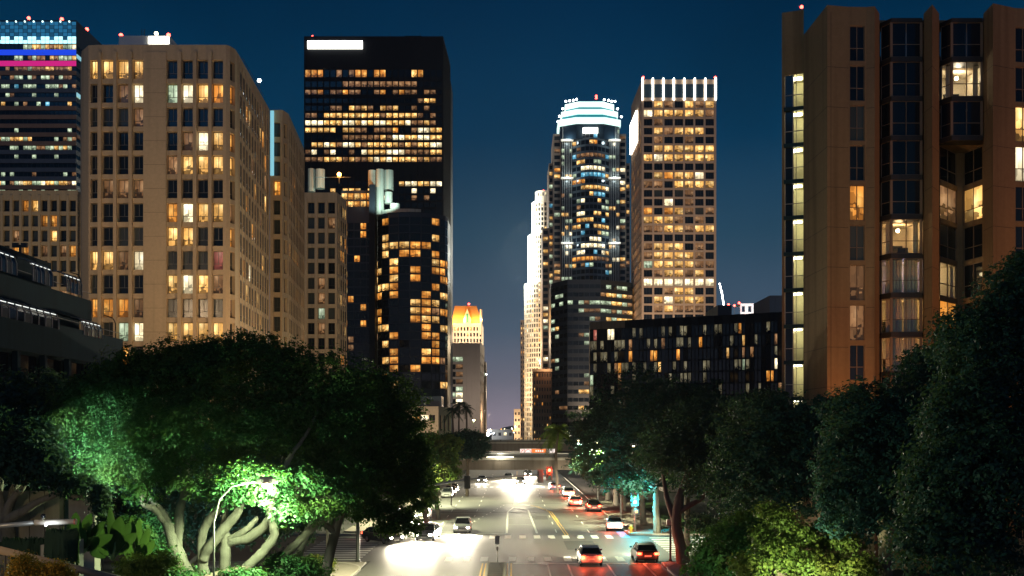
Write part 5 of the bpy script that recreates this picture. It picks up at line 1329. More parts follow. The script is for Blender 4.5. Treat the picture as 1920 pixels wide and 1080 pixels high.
# row of street trees on the right pavement
row = [(14.6, 88), (14.8, 101), (14.6, 110), (14.7, 119), (14.5, 128.5), (14.5, 139), (14.4, 150), (14.3, 163)]
labs = ['street tree at the kerb by the blue green signal, second trunk from the corner', 'street tree standing just behind the signal pole on the right', 'pale trunked street tree third beyond the signal pole', 'pale trunked street tree fourth beyond the signal pole',
        'street tree fifth in the right hand row', 'street tree sixth in the row, crown against the dark office block', 'seventh tree of the right row', 'last and farthest street tree of the right row, beside the bridge']
for i, (x, y) in enumerate(row):
    top = 15.8-.2*i; R_ = random.Random(i+3); bls = []
    for k in range(9):
        a = 2*math.pi*k/8; rr = 3.4 if k else 0
        bls.append((x+rr*math.cos(a)*.9+(R_.uniform(-.5, .5)), y+rr*math.sin(a), 8.6+R_.uniform(-2.4, 2.4)+(3.4 if k == 0 else 0), 3.0, 3.0, R_.uniform(3., 4.) if k else 4.6))
    for k in range(5): bls.append((x-3.2+R_.uniform(-.9, 1.5), y-3.5+k*1.9, 5.0+R_.uniform(-.7, .5), 2.0, 2.0, R_.uniform(1.4, 2.1)))
    if i == 0: continue
    tree('street_tree', labs[i], (x, y, .12), bls, 21000 if i < 5 else 15000, .30+.012*i, LEAFD, BARK, 'street trees along the right pavement', tr=.42, clump=.6, nper=24)
# trees behind that row, over the lawn
for (px, py, D, r, lb) in ((1290,800,88,100,'round dark tree behind the signal, tallest over the crossing'), (1400,830,80,100,'dark tree below the faceted glass block'), (1230,790,150,75,'dark tree beyond the lawn left of the glass block')):
    bls = [bl(px, py, D, r*.75, 80), bl(px-r*.5, py+30, D, r*.55, 70), bl(px+r*.5, py+20, D, r*.55, 75), bl(px-r*.2, py-40, D+2, r*.5, 50), bl(px+r*.35, py-45, D+2, r*.45, 45), bl(px, py+90, D-1, r*.7, 60), bl(px+r*.6, py+100, D, r*.5, 60)]
    tree('shade_tree', lb, (X(px, D), D, .1), bls, 26000, .27, LEAFD, BARKD, clump=.6, nper=24)
# corner tree with thick trunk (right)
D = 78.; bls = [bl(1290,870,78,75,60), bl(1350,900,76,70,65), bl(1250,850,79,60,55), bl(1320,800,78,80,60), bl(1400,960,70,60,50), bl(1330,990,74,45,30)]
lm = [([(X(1282, 78), 78, -.1), P(1278,1030,78), P(1268,985,78), P(1275,930,78), P(1300,860,78)], [.62,.48,.42,.34,.12]), ([P(1270,990,78), P(1250,930,78.5), P(1240,860,79)], [.3,.2,.08]), ([P(1272,960,78), P(1320,930,77), P(1360,880,76)], [.26,.18,.08])]
tree('corner_tree', 'thick trunked tree at the near right corner of the crossing', (X(1282, 78), 78, .1), bls, 34000, .22, LEAFD, BARKD, limbs=lm, clump=.5, nper=26)
# near dark trees, right
for (lb, base, bls, nl, sz, mt) in (
  ('dark tree in front of the lit stair balconies', (X(1480, 58), 58, 0), [bl(1440,850,60,110,95), bl(1500,830,58,95,85), bl(1560,815,58,85,65), bl(1480,930,56,110,90), bl(1400,910,60,80,80), bl(1600,780,58,60,45), bl(1430,770,62,70,40)], 46000, .22, LEAFD),
  ('dark tree with long drooping sprays right of the lit bush', (X(1660, 42), 42, 2.8), [bl(1640,790,44,95,70), bl(1700,860,42,120,100), bl(1610,880,42,80,80), bl(1770,770,44,85,80), bl(1680,960,40,120,90), bl(1740,700,46,60,50), bl(1590,960,41,60,60)], 60000, .19, LEAFD),
  ('tallest near tree filling the lower right edge', (X(1880, 30), 30, 3), [bl(1880,700,32,110,110), bl(1840,810,31,110,110), bl(1930,590,33,90,100), bl(1900,930,29,150,130), bl(1790,920,30,90,100), bl(1950,520,34,60,60), bl(1820,640,34,70,60), bl(1790,1030,29,110,90)], 90000, .16, LEAFD)):
    tree('shade_tree', lb, base, bls, nl, sz, mt, BARKD, clump=.42, nper=26)
# lit bush, bottom right
tree('shrub', 'yellow green bush lit from below at bottom right', (X(1500, 43), 43, 3.0), [bl(1460,1050,43,38,40), bl(1520,1062,42.5,36,26), bl(1465,985,44,24,30), bl(1405,1066,42,32,24), bl(1575,1020,44,40,22), bl(1500,1015,43.6,30,26), bl(1610,1068,42,34,24), bl(1430,1010,44,20,18), bl(1545,992,44.5,24,14), bl(1440,960,45,18,16), bl(1560,1060,43,30,18)], 24000, .17, LEAFY, BARKD, clump=.4, nper=20, cat='shrub')
tree('shrub', 'dark green bush at the foot of the corner tree', (X(1370, 50), 50, 2.2), [bl(1365,1040,50,65,55), bl(1330,1070,50,45,40), bl(1400,1000,52,50,40)], 15000, .19, LEAF, BARKD, clump=.4, nper=24, cat='shrub')

# ------------------------------------------------------------------ near planting, walls and rail (left)
T = Thing('retaining_wall', 'tall grey concrete retaining wall behind the big leaved plants', 'wall', (X(130, 30), 30, 4))
f = Fac((X(-30, 31), 31), (X(112, 31), 31)); f2 = Fac((X(128, 30.4), 30.4), (X(178, 30.2), 30.2))
for ff, n_ in ((f, 5), (f2, 1)):
    for i in range(n_):
        g = G(); a, b_ = ff.L*i/n_+.012, ff.L*(i+1)/n_-.012; g.obox(ff, a, b_, -.3, 0, 3.5, Z(925, 30)); T.part('wall_panel', g, M_['conc'])
g = G(); f3 = Fac((X(112, 31), 31.2), (X(128, 30.4), 31)); g.obox(f3, 0, f3.L, -.3, -.1, 3.5, Z(925, 30)); T.part('dark_recess', g, M_['darkconc'])
T = Thing('planter', 'low pale concrete planter block with trailing rosemary on both sides', 'planter', (X(95, 24), 24, 4))
g = G(); g.box(X(76, 24), X(110, 24), 24, 25.4, 3.8, Z(1022, 24)); T.part('planter_wall', g, rough('pale_planter_concrete', (.42, .40, .32), .9, .2, 2, .4, .2))
def trailing(lbl, px, py, D, w, h, n=900):
    c = P(px, py, D); T = Thing('trailing_shrub', lbl, 'shrub', (c.x, c.y, c.z), 'trailing rosemary'); g = G()
    for i in range(n):
        a = rnd.uniform(0, 2*math.pi); r = w*math.sqrt(rnd.random()); p = c+Vector((r*math.cos(a), r*math.sin(a)*.5, rnd.uniform(-.05, .12)))
        k = rnd.uniform(.2, 1)*h; q = p+Vector((math.cos(a)*w*.5, -abs(math.sin(a))*w*.3, rnd.uniform(.0, .1))); e = q+Vector((rnd.uniform(-.05, .05), 0, -k))
        s = Vector((.011, 0, 0)); g.face([p-s, p+s, q+s, q-s]); g.face([q-s*1.3, q+s*1.3, e+s, e-s])
    T.part('foliage', g, LEAFP, kind='stuff')
trailing('rosemary spilling over left of the pale planter block', 50, 1022, 24.3, .38, .5); trailing('rosemary spilling over right of the pale planter block', 117, 1006, 23.7, .26, .75)
tree('shrub', 'slender dark shrub at the right end of the grey retaining wall', (X(190, 29.3), 29.3, 4.1), [bl(190,955,29.3,12,34), bl(196,1005,29.2,16,34), bl(186,930,29.4,14,20)], 3500, .13, LEAFD, BARKD, tr=.04, clump=.2, nper=18, cat='shrub')
trailing('rosemary clump in the shadow at the foot of the retaining wall', 30, 1030, 25.3, .4, .4, 600)
# diagonal handrail
T = Thing('handrail', 'tan painted handrail running diagonally across the bottom left corner', 'handrail', (X(100, 16), 16, 6))
pa, pb = P(-40, 1022, 15.2), P(330, 1112, 17.6)
g = G(); g.tube([pa, pa.lerp(pb, .5), pb], .062, 10); T.part('rail', g, rough('tan_paint', (.42, .32, .22), .5, .1, 2, .2, .05), smooth=True)
for k in (.12, .28, .44, .60, .74, .9):
    c = pa.lerp(pb, k); g = G(); g.tube([c-Vector((0, 0, .05)), c-Vector((-.05, 0, 1.6))], .032, 6); T.part('post', g, M_['dsteel'])
    g = G(); f = Fac((c.x-.09, c.y), (c.x+.09, c.y)); g.obox(f, 0, .18, -.02, .02, c.z-.2, c.z-.06); T.part('bracket', g, M_['dsteel'])
g = G(); g.tube([pa-Vector((0, 0, .55)), pb-Vector((0, 0, .55))], .03, 6); T.part('lower_rail', g, M_['dsteel'])
# mast arm with detector
T = Thing('mast_arm', 'pale horizontal mast arm with a small dome camera, reaching in from the left edge', 'mast arm', (X(-60, 20), 20, 0))
a0, a1, a2 = P(-60, 992, 20), P(66, 980, 20), P(140, 978, 20)
g = G(); g.tube([(a0.x, 20, 0), (a0.x, 20, a0.z+.2)], [.16, .13], 10); T.part('pole', g, M_['steel'], smooth=True)
g = G(); g.tube([a0, a1-Vector((.02, 0, 0))], [.06, .045], 10); T.part('arm', g, M_['steel'], smooth=True)
g = G(); g.tube([a1, a2], .055, 12); T.part('arm_sleeve', g, M_['white'], smooth=True)
g = G(); g.tube([a2, a2+Vector((.03, 0, 0))], .06, 12); T.part('end_cap', g, plain('red_cap', (.35, .08, .06)))
c = P(82, 972, 20); g = G(); g.tube([c-Vector((.02, 0, .05)), c+Vector((-.02, 0, .04))], .018, 6); T.part('camera_bracket', g, M_['steel'])
g = G(); g.ball(c+Vector((0, -.02, .05)), .05, 10); T.part('camera_dome', g, plain('black_dome', (.01, .012, .015), .08), smooth=True)
g = G(); g.ball(P(86, 985, 19.93), .022, 8); T.part('small_lamp', g, M_['whitel']); T.lamp(P(86, 990, 19.7), 6, (.85, .95, 1), .03)
# big paddle leaved plants
def paddle(lbl, px, base_py, D, leaves):
    b = P(px, base_py, D); T = Thing('bird_of_paradise_plant', lbl, 'plant', b, 'large paddle leaved plants')
    for (tx, ty, w) in leaves:
        tip = P(tx, ty, D+rnd.uniform(-.5, .5)); ax = tip-b; L = ax.length; g = G(); side = ax.cross(Vector((rnd.uniform(-.5, .5), -1, 0))).normalized(); up = side.cross(ax).normalized()
        wd = w*D/F/2*1.0; st = .25; pts = []
        for k in range(9):
            s = k/8; p = b+ax*(st+(1-st)*s)+Vector((0, 0, -.12*L*s*s)); hw = wd*math.sin(math.pi*min(1, .08+s*.92))**.6 if s < 1 else .005
            pts.append((p-side*hw+up*hw*.35, p, p+side*hw+up*hw*.35))
        for k in range(8):
            for j in (0, 1): g.face([pts[k][j], pts[k][j+1], pts[k+1][j+1], pts[k+1][j]])
        T.part('leaf', g, PAD, smooth=True)
        g = G(); g.tube([b, b+ax*.3, pts[0][1], pts[3][1]], [.03, .025, .018, .008], 6); T.part('stalk', g, PADS, smooth=True)
    return T
PAD = leafmat('paddle_leaf', (.008, .045, .022), (.014, .065, .03), (.012, .055, .025), .32); PADS = plain('pale_green_stalk', (.2, .28, .12), .5)
paddle('paddle leaved plant in front of the grey wall, just right of the mast arm', 152, 1040, 26, [(143,948,26),(172,950,24),(198,968,20),(128,962,18),(186,1000,26),(212,992,22),(134,1000,20),(160,985,20)])
paddle('tallest paddle leaved plant below the lit left edge of the fig tree', 212, 1050, 27.5, [(206,938,15),(226,955,26),(218,985,32),(186,972,24),(244,970,22),(190,1008,28),(242,1005,28),(170,1022,26),(256,990,20)])
paddle('paddle leaved plant deep among the shrubs by the tree foot', 258, 1060, 30, [(246,955,14),(262,960,16),(280,980,16),(240,985,18),(290,1005,20),(268,1010,24),(236,1020,22)])
# flowering and leafy shrubs at the bottom edge
for lb, blobs_, nl, sz, mt in (('orange flowered bush at the bottom left corner, in front of the rail', [bl(42,1055,14,20,16), bl(60,1075,14,26,20), bl(38,1080,14,22,22)], 5000, .035, LEAFO),
      ('second orange flowered bush right of the first one', [bl(103,1072,14,22,18), bl(118,1082,14,18,14)], 3500, .035, LEAFO),
      ('low yellow green bush at the bottom, right of the paddle plants', [bl(262,1070,22,45,28), bl(300,1060,23,30,24)], 7000, .06, LEAFY)):
    q = blobs_[0]; tree('flowering_bush' if 'orange' in lb else 'shrub', lb, (q[0], q[1], q[2]-1.2), blobs_, nl, sz, mt, BARKD, tr=.03, clump=.12, nper=16, cat='bush')
tree('shrub', 'lit undergrowth at the foot of the largest tree', (X(420, 35), 35, 4), [bl(285,1062,35,45,34), bl(455,1092,36,50,22), bl(525,1070,39,40,30), bl(250,1010,36,40,36), bl(570,1075,40,40,30), bl(300,1000,43,40,34), bl(345,1092,36,34,20)], 20000, .14, LEAF, BARKD, clump=.35, nper=24, cat='undergrowth')
g = G(); o = None
tree('hedge', 'low dry hedge on the corner left of the crossing', (X(600, 76), 74, .1), [bl(602,1066,73,26,16), bl(590,1056,76,20,14), bl(615,1050,77,12,9)], 6000, .16, LEAFY, BARKD, tr=.05, clump=.3, nper=18, cat='hedge')
tree('hedge', 'low clipped bright green hedge beside the right pavement', (X(1240, 106), 106, .1), [bl(1232+9*i, 996+i*.4, 106, 9, 6, .6) for i in range(4)], 4000, .16, LEAFY, BARKD, tr=.04, clump=.25, nper=16, cat='hedge')
g = G(); g.face([(XR+6.05, 101, .05), (60, 101, .05), (60, 320, .05), (XR+6.05, 320, .05)]); structure('lawn', g, M_['lawn'])

# ------------------------------------------------------------------ street furniture
def signal_head(T, c, facing, lit=None, sc=1., parent=None):
    """three-lens signal with visors and backplate; facing -1 looks at the camera"""
    g = G(); w, h, d = .34*sc, 1.05*sc, .2*sc; g.box(c.x-w/2, c.x+w/2, c.y-d/2, c.y+d/2, c.z-h/2, c.z+h/2)
    Hh = T.part('signal_housing', g, plain('black_signal_housing', (.02, .02, .02), .4))
    g = G(); y = c.y+(-facing)*.0; g.box(c.x-w/2-.13*sc, c.x+w/2+.13*sc, c.y-.02, c.y+.02, c.z-h/2-.13*sc, c.z+h/2+.13*sc); T.part('backplate', g, M_['dsteel'])
    for i, cn in enumerate(('red', 'amber', 'green')):
        z = c.z+(1-i)*.34*sc; yy = c.y+facing*(d/2+.005)
        g = G(); k = 12
        ring = [(c.x+.14*sc*math.cos(2*math.pi*j/k), z+.14*sc*math.sin(2*math.pi*j/k)) for j in range(k)]
        g.face([(x, yy, z_) for x, z_ in (ring if facing < 0 else ring[::-1])])
        col = {'red': (1, .05, .02), 'amber': (1, .5, .03), 'green': (.1, 1, .85)}[cn]
        T.part('lens', g, emis('lit_'+cn+'_lens', col, 30) if lit == cn else plain('dark_'+cn+'_lens', tuple(v*.12 for v in col), .3))
        g = G()
        for j in range(1, k//2): pass
        for j in range(k//2+1):
            a, b_ = ring[j % k], ring[(j+1) % k]
            g.face([(a[0], yy, a[1]), (b_[0], yy, b_[1]), (b_[0], yy+facing*.2*sc, b_[1]), (a[0], yy+facing*.2*sc, a[1])])
        T.part('visor', g, M_['dsteel'])
# left mast arm over the far crossing, heads seen from behind
T = Thing('traffic_signal', 'long mast arm signal reaching over the road from the left, two heads seen from behind', 'traffic signal', (X(745, 99), 99, 0))
x0 = X(745, 99); a = P(745, 917, 99); pts = [a, P(800, 912, 99), P(850, 903, 99), P(905, 897, 99), P(1000, 891, 99), P(1014, 890, 99)]
g = G(); g.tube([(a.x, 99, 0), (a.x, 99, a.z+.3)], [.19, .15], 10); T.part('pole', g, M_['steel'], smooth=True)
g = G(); g.tube(pts, [.15, .14, .12, .1, .08, .07], 8); T.part('mast_arm', g, M_['steel'], smooth=True)
for px, py in ((876, 904), (1013, 893)):
    signal_head(T, P(px, py, 98.7), 1, None, 1.0)
# right signal, red lens lit, faces us
T = Thing('traffic_signal', 'traffic signal with lit red lens at the tip of the long mast arm', 'traffic signal', P(1030, 888, 99))
q = P(1030, 888, 98.7); g = G(); g.tube([P(1014, 890, 99), P(1032, 889, 99)], .06, 8); T.part('bracket_arm', g, M_['steel'], smooth=True)
signal_head(T, q, -1, 'red', 1.05); T.lamp(q+Vector((0, -.5, .35)), 500, (1, .08, .03), .12)
# pedestrian-side signal with blue green light
T = Thing('traffic_signal', 'kerbside signal pole glowing blue green under the right street trees', 'traffic signal', (X(1191, 102), 102, .1))
c = P(1190, 938, 101.7); g = G(); g.tube([(c.x+.1, 102.1, .1), (c.x+.1, 102.1, c.z+.8)], .1, 8); T.part('pole', g, M_['steel'], smooth=True)
signal_head(T, c+Vector((0, 0, .3)), -1, 'green', 1.35); T.lamp(c+Vector((0, -.6, -.1)), 1900, (.05, .85, 1), .12)
c2 = P(1193, 959, 101.8); g = G(); g.box(c2.x-.22, c2.x+.22, c2.y-.12, c2.y+.1, c2.z-.22, c2.z+.22); T.part('pedestrian_signal', g, M_['dsteel'])
g = G(); g.box(c2.x-.13, c2.x+.13, c2.y-.15, c2.y-.125, c2.z-.14, c2.z+.14); T.part('pedestrian_lens', g, emis('orange_hand_lens', (1, .25, .03), 3))
T = Thing('traffic_signal', 'small signal with red light under the green tree left of the bridge', 'traffic signal', (X(846, 140), 140, 0))
c = P(846, 884, 140); g = G(); g.tube([(c.x, 140.2, 0), (c.x, 140.2, c.z)], .09, 6); T.part('pole', g, M_['steel']); signal_head(T, c, -1, 'red', .9)
# fire hydrant and poles
T = Thing('fire_hydrant', 'yellow fire hydrant at the foot of the blue green signal pole', 'hydrant', (X(1184, 101.4), 101.4, .13)); x, y = X(1183, 101.4), 101.4
g = G(); g.tube([(x, y, .13), (x, y, .2), (x, y, .7), (x, y, .78), (x, y, .92)], [.2, .13, .13, .17, .06], 10); g.tube([(x-.24, y, .58), (x+.24, y, .58)], .07, 8); T.part('hydrant_body', g, plain('yellow_hydrant_paint', (.65, .4, .03)))
def bollard_pole(lbl, px, D, py, r=.1, cat='pole', cap=True):
    T = Thing('signal_pole', lbl, cat, (X(px, D), D, .12)); x = X(px, D); zt = Z(py, D); g = G(); g.tube([(x, D, .12), (x, D, .3), (x, D, zt)], [r*1.7, r, r*.9], 10); T.part('pole', g, M_['dsteel'], smooth=True)
    g = G(); g.box(x-.32, x+.32, D-.12, D+.12, .11, .15); T.part('base_plate', g, M_['dsteel']); return T, x, zt
T, x, zt = bollard_pole('short dark pedestrian post at the near right corner, beside the thick trunk', 1257, 79.3, 975, .09)
g = G(); g.box(x-.3, x+.05, 79.2, 79.5, zt-.4, zt+.05); T.part('push_button_box', g, M_['steel'])
T, x, zt = bollard_pole('thick grey signal pole on the left corner, its top hidden in the drooping tree', 671, 79.0, 870, .15)
T = Thing('median_sign', 'small keep right sign on the tip of the median island', 'sign', (X(933, 80), 78, .1)); x = X(932.5, 78.3); g = G(); g.tube([(x, 78.3, .1), (x, 78.3, 2.3)], .035, 6); T.part('post', g, M_['steel'])
g = G(); g.box(x-.18, x+.18, 78.24, 78.27, 1.6, 2.25); T.part('sign_plate', g, plain('grey_sign_back', (.5, .48, .45), .5, .2)); g = G(); g.box(x-.08, x+.08, 78.24, 78.27, 1.1, 1.4); T.part('sign_plate', g, plain('grey_sign_back2', (.5, .42, .4), .5, .2))
T = Thing('parking_sign', 'small white sign on a post beside the parked cars', 'sign', (X(820, 150), 150, .1)); x = X(820, 150); g = G(); g.tube([(x, 150, .1), (x, 150, 2.4)], .05, 6); T.part('post', g, M_['dsteel'])
g = G(); g.box(x-.3, x+.3, 149.9, 149.94, 1.5, 2.3); T.part('sign_plate', g, M_['white'])

# street lamps (the light of the scene)
def street_lamp(lbl, base, head, energy, col=(1, .95, .7), arm='curve', vis=True, spot=None, r=.11, er=.25, pole_r=.09, glow='warml', aim=None):
    base, head = Vector(base), Vector(head); T = Thing('street_lamp', lbl, 'street lamp', base, 'street lamps')
    kz = head.z-.1
    g = G(); g.tube([base, (base.x, base.y, kz-1.3), (base.x+(head.x-base.x)*.12, base.y+(head.y-base.y)*.12, kz-.5), (base.x+(head.x-base.x)*.4, base.y+(head.y-base.y)*.4, kz-.05), (head.x, head.y, kz+.12)], [pole_r*1.2, pole_r*.8, pole_r*.7, pole_r*.55, pole_r*.45], 8)
    T.part('pole', g, M_['steel'], smooth=True)
    d = (head-base); d.z = 0; d = d.normalized() if d.length > .01 else Vector((1, 0, 0))
    g = G(); f = Fac((head.x-d.x*.1, head.y-d.y*.1), (head.x+d.x*.55, head.y+d.y*.55)); g.obox(f, 0, f.L, -.14, .14, kz+.02, kz+.2); g.obox(f, .1, f.L-.1, -.1, .1, kz+.2, kz+.27); T.part('lamp_housing', g, M_['steel'])
    c = head+d*.25; c.z = kz-.02; g = G(); g.ball(c, r, 10, 0, .6); T.part('lamp_lens', g, M_[glow], smooth=True)
    T.lamp(c+Vector((0, 0, -.22)), energy, col, er, spot, (aim if aim is not None else c+Vector((0, 0, -9))) if spot else None); return T
street_lamp('street lamp glowing brightly inside the largest tree', (X(401, 34.6), 34.6, 4.0), P(487, 903, 34.9), 6500, (.80, 1, .55), r=.2, pole_r=.042)
street_lamp('lamp post just outside the left edge, lighting the left flank of the largest tree', (X(-70, 33), 33, 4.2), P(-30, 842, 32.2), 65000, (.75, 1, .82), spot=50, aim=P(190, 872, 38.5))
street_lamp('low lamp post below the yellow green bush', (X(1520, 36), 36, 2.5), P(1505, 1110, 38), 5000, (.95, 1, .55), spot=75, aim=P(1500, 1000, 43.5))
labl = iter(['street lamp over the left lanes, hidden in the trees before the crossing', 'street lamp over the right lanes, hidden in the corner tree', 'street lamp left of the road beyond the crossing', 'street lamp among the right street trees', 'street lamp on the left before the bridge', 'street lamp on the right just before the bridge'])
for x, y, dx, e in ((-12.6, 68, 2.2, 13000), (16.4, 93, -4.8, 12000), (-12.6, 112, 2.0, 21000), (12.9, 118, -2.6, 17000), (-12.6, 148, 2.2, 21000), (12.6, 146, -2.6, 17000)):
    street_lamp(next(labl), (x, y, .12), (x+dx, y, 9.2), e*1.15, (1, 1, .58), spot=126)
T = street_lamp('tall greenish street lamp in front of the windowless grey block', (X(887, 330), 330, 0), P(887, 787, 330), 3500, (.85, 1, .4), r=.45, glow='warml')
street_lamp('lamp post on the near bank at the left, lighting the tan handrail', (-14.5, 9, 6), Vector((-12.8, 9.5, 11.5)), 1500, (1, .72, .4))
# unseen floodlights: added to brighten cream and beige fronts, inferred at the brown tower
def flood(lbl, base, zt, aims, energy, col, spot=75, r=.5, blend=.7):
    T = Thing('unseen_flood_mast', lbl, 'floodlight', base, 'unseen floodlight masts'); x, y, z = base; g = G(); g.tube([base, (x, y, zt)], .14, 8); T.part('pole', g, M_['dsteel'])
    for i, a in enumerate(aims):
        p = Vector((x+(i-len(aims)/2+.5)*.9, y, zt)); g = G(); g.box(p.x-.3, p.x+.3, y-.15, y+.15, zt-.25, zt+.2); T.part('flood_housing', g, M_['dsteel'])
        T.lamp(p+Vector((0, .4, .1)), energy, col, r, spot, a, blend)
flood('added rooftop floodlights on the terraced building, lighting the large cream building', (-50, 101.2, 27.8), 29.4, [(-49, 130, 42), (-42, 130, 34)], 3500, (1, .68, .38), 125, r=.8)
flood('second added floodlight mast near the crossing, lighting the finned flank', (-22, 112, 0), 7, [(-38, 145, 40), (-37, 170, 34)], 13000, (1, .64, .34), 85)
flood('added floodlight mast behind the finned flank, lighting the farther cream wing', (-24, 168, 0), 7, [(-39, 206, 30)], 12000, (1, .75, .5), 90)
flood('added floodlight mast lighting the low cream wing at the far left', (-80, 165, 0), 9, [(-98, 206, 42)], 30000, (1, .75, .45), 70)
flood('inferred unseen sodium floodlight mast in front of the brown concrete tower', (52, 56, 0), 8, [(34, 73, 22)], 10500, (1, .34, .06), 95)
flood('inferred unseen sodium floodlight mast left of the brown tower', (22, 64, 0), 6.5, [(26.5, 73, 22)], 3800, (1, .40, .12), 80)
flood('added floodlight mast in the plaza before the beige gridded tower', (64, 330, 0), 12, [(74, 440, 90)], 260000, (1, .72, .5), 55)
flood('added floodlight mast on the street left of the beige tower', (42, 400, 0), 12, [(60, 460, 90), (56, 650, 110)], 130000, (1, .72, .48), 60)

# ------------------------------------------------------------------ cars
def car_paint(name, col): 
    m, n, l, b = newmat(name); b.inputs['Base Color'].default_value = (*col, 1); b.inputs['Metallic'].default_value = .3; b.inputs['Roughness'].default_value = .32; b.inputs['Coat Weight'].default_value = .6
    return m
CARG = plain('car_glass', (.01, .013, .016), .05); TYRE = plain('tyre_rubber', (.012, .012, .012), .8); RIM = plain('alloy_rim', (.4, .4, .4), .3, .8)
HL_ON = emis('headlight_on', (1, .96, .82), 60); TL_ON = emis('tail_light_on', (1, .05, .02), 12); HL_OFF = plain('headlight_off', (.5, .5, .5), .15); TL_OFF = plain('tail_light_off', (.25, .01, .01), .2)
BRAKE = emis('indicator_lamp', (1, .4, .05), 8)
SEC = [  # y along the car (front = 0), half width, z bottom, z belt, half width top
 (0, .72, .32, .62), (.12, .84, .24, .72), (.55, .90, .2, .80), (1.25, .91, .2, .92), (1.75, .91, .2, .96), (2.6, .91, .2, .97), (3.4, .91, .2, .98), (3.95, .90, .22, 1.02), (4.35, .87, .28, 1.0), (4.5, .78, .36, .85)]
def car_meshes():
    body = G(); rings = []
    for y, w, z0, z1 in SEC:
        rings.append([(-w*.93, y, z0), (-w, y, z0+.16), (-w, y, (z0+z1)/2+.05), (-w*.96, y, z1-.06), (-w*.82, y, z1), (w*.82, y, z1), (w*.96, y, z1-.06), (w, y, (z0+z1)/2+.05), (w, y, z0+.16), (w*.93, y, z0)])
    for a, b_ in zip(rings[:-1], rings[1:]):
        for k in range(10): body.face([a[k], b_[k], b_[(k+1) % 10], a[(k+1) % 10]])
    body.face(rings[0]); body.face(rings[-1][::-1])
    cab = G(); prof = [(1.2, .93, .80), (1.95, 1.42, .62), (2.3, 1.47, .61), (3.0, 1.46, .61), (3.55, 1.36, .62), (4.1, 1.0, .78)]
    # glasshouse (glass) and roof skin
    for (y0, z0, w0), (y1, z1, w1) in zip(prof[:-1], prof[1:]):
        cab.face([(-w0, y0, z0), (w0, y0, z0), (w1, y1, z1), (-w1, y1, z1)])
        for s in (-1, 1): cab.face([(s*w0, y0, z0), (s*w1, y1, z1), (s*.82, y1, .95), (s*.82, y0, .93)])
    roof = G(); roof.face([(-.64, 1.93, 1.435), (.64, 1.93, 1.435), (.63, 2.3, 1.49), (-.63, 2.3, 1.49)]); roof.face([(-.63, 2.3, 1.49), (.63, 2.3, 1.49), (.63, 3.0, 1.48), (-.63, 3.0, 1.48)]); roof.face([(-.63, 3.0, 1.48), (.63, 3.0, 1.48), (.64, 3.55, 1.38), (-.64, 3.55, 1.38)])
    for s in (-1, 1):
        for a, b_ in (((s*.80, 1.2, .93), (s*.63, 1.95, 1.43)), ((s*.63, 3.55, 1.37), (s*.79, 4.1, 1.0)), ((s*.70, 2.75, 1.20), (s*.63, 2.78, 1.47)), ((s*.80, 2.72, .94), (s*.70, 2.75, 1.22)), ((s*.64, 1.95, 1.43), (s*.64, 3.5, 1.39))): roof.tube([a, b_], .035, 5)
    ty = G(); ty.tube([(-.1, 0, 0), (-.08, 0, 0), (.08, 0, 0), (.1, 0, 0)], [.27, .33, .33, .27], 16); rm = G(); rm.tube([(-.112, 0, 0), (.112, 0, 0)], .2, 10)
    hl = G(); hl.box(-.14, .14, -.05, .04, -.07, .07); tl = G(); tl.box(-.17, .17, -.03, .05, -.08, .1)
    pl = G(); pl.box(-.26, .26, -.015, .015, -.06, .06); mi = G(); mi.box(-.09, .09, -.05, .05, -.06, .06); gr = G(); gr.box(-.42, .42, -.02, .05, -.07, .07)
    return dict(body=body.mesh('body', smooth=False), cabin=cab.mesh('cabin_glass'), roof=roof.mesh('roof'), tyre=ty.mesh('tyre', smooth=True), rim=rm.mesh('rim'), hl=hl.mesh('headlight'), tl=tl.mesh('tail_light'), pl=pl.mesh('number_plate'), mi=mi.mesh('wing_mirror'), gr=gr.mesh('grille'))
CM = car_meshes(); nocar = {}
def car(lbl, x, y, rot, paint, lights=None, group='cars on the road', hl_e=0, tl_e=0, sc=1.0):
    """car whose front bumper points along -Y when rot is 0 (towards the camera)"""
    T = Thing('car', lbl, 'car', (x, y, 0), group, rot); o = T.o; o.scale = (sc, sc, sc)
    def put(nm, me, mats, loc, parent=None, rz=0): 
        return link(nm, me, mats, parent or o, loc, rz)
    off = (0, -2.25, 0)
    put('body', CM['body'], [paint], off); put('windows', CM['cabin'], [CARG], off); put('roof', CM['roof'], [paint], off)
    for sx in (-.80, .80):
        for sy in (-1.42, 1.28):
            w = put('wheel', CM['tyre'], [TYRE], (sx, sy, .33)); put('rim', CM['rim'], [RIM], (0, 0, 0), w)
        put('headlight', CM['hl'], [HL_ON if lights == 'front' else HL_OFF], (sx*.78, -2.2, .6)); put('tail_light', CM['tl'], [TL_ON if lights in ('rear', 'front') else TL_OFF], (sx*.84, 2.22, .78))
        put('wing_mirror', CM['mi'], [paint], (sx*1.24, -.95, .98))
        if hl_e:
            lo = T.lamp(Vector((x, y, 0))+Vector((sx*.78, -2.32, .62)), hl_e, (1, .88, .64), .07, 105, Vector((x, y, 0))+Vector((sx*.78, -14, -.3)), .9)
        if tl_e: T.lamp(Vector((x, y, 0))+Vector((sx*.84, 2.4, .75)), tl_e, (1, .10, .04), .08)
    put('grille', CM['gr'], [M_['dsteel']], (0, -2.26, .52)); put('number_plate', CM['pl'], [M_['white']], (0, 2.27, .6)); put('number_plate', CM['pl'], [M_['white']], (0, -2.26, .36))
    return T
pw, ps, pb_, pr, pk = car_paint('white_car_paint', (.6, .6, .58)), car_paint('silver_car_paint', (.35, .36, .36)), car_paint('blue_car_paint', (.03, .07, .16)), car_paint('red_car_paint', (.25, .03, .02)), car_paint('black_car_paint', (.015, .016, .018))
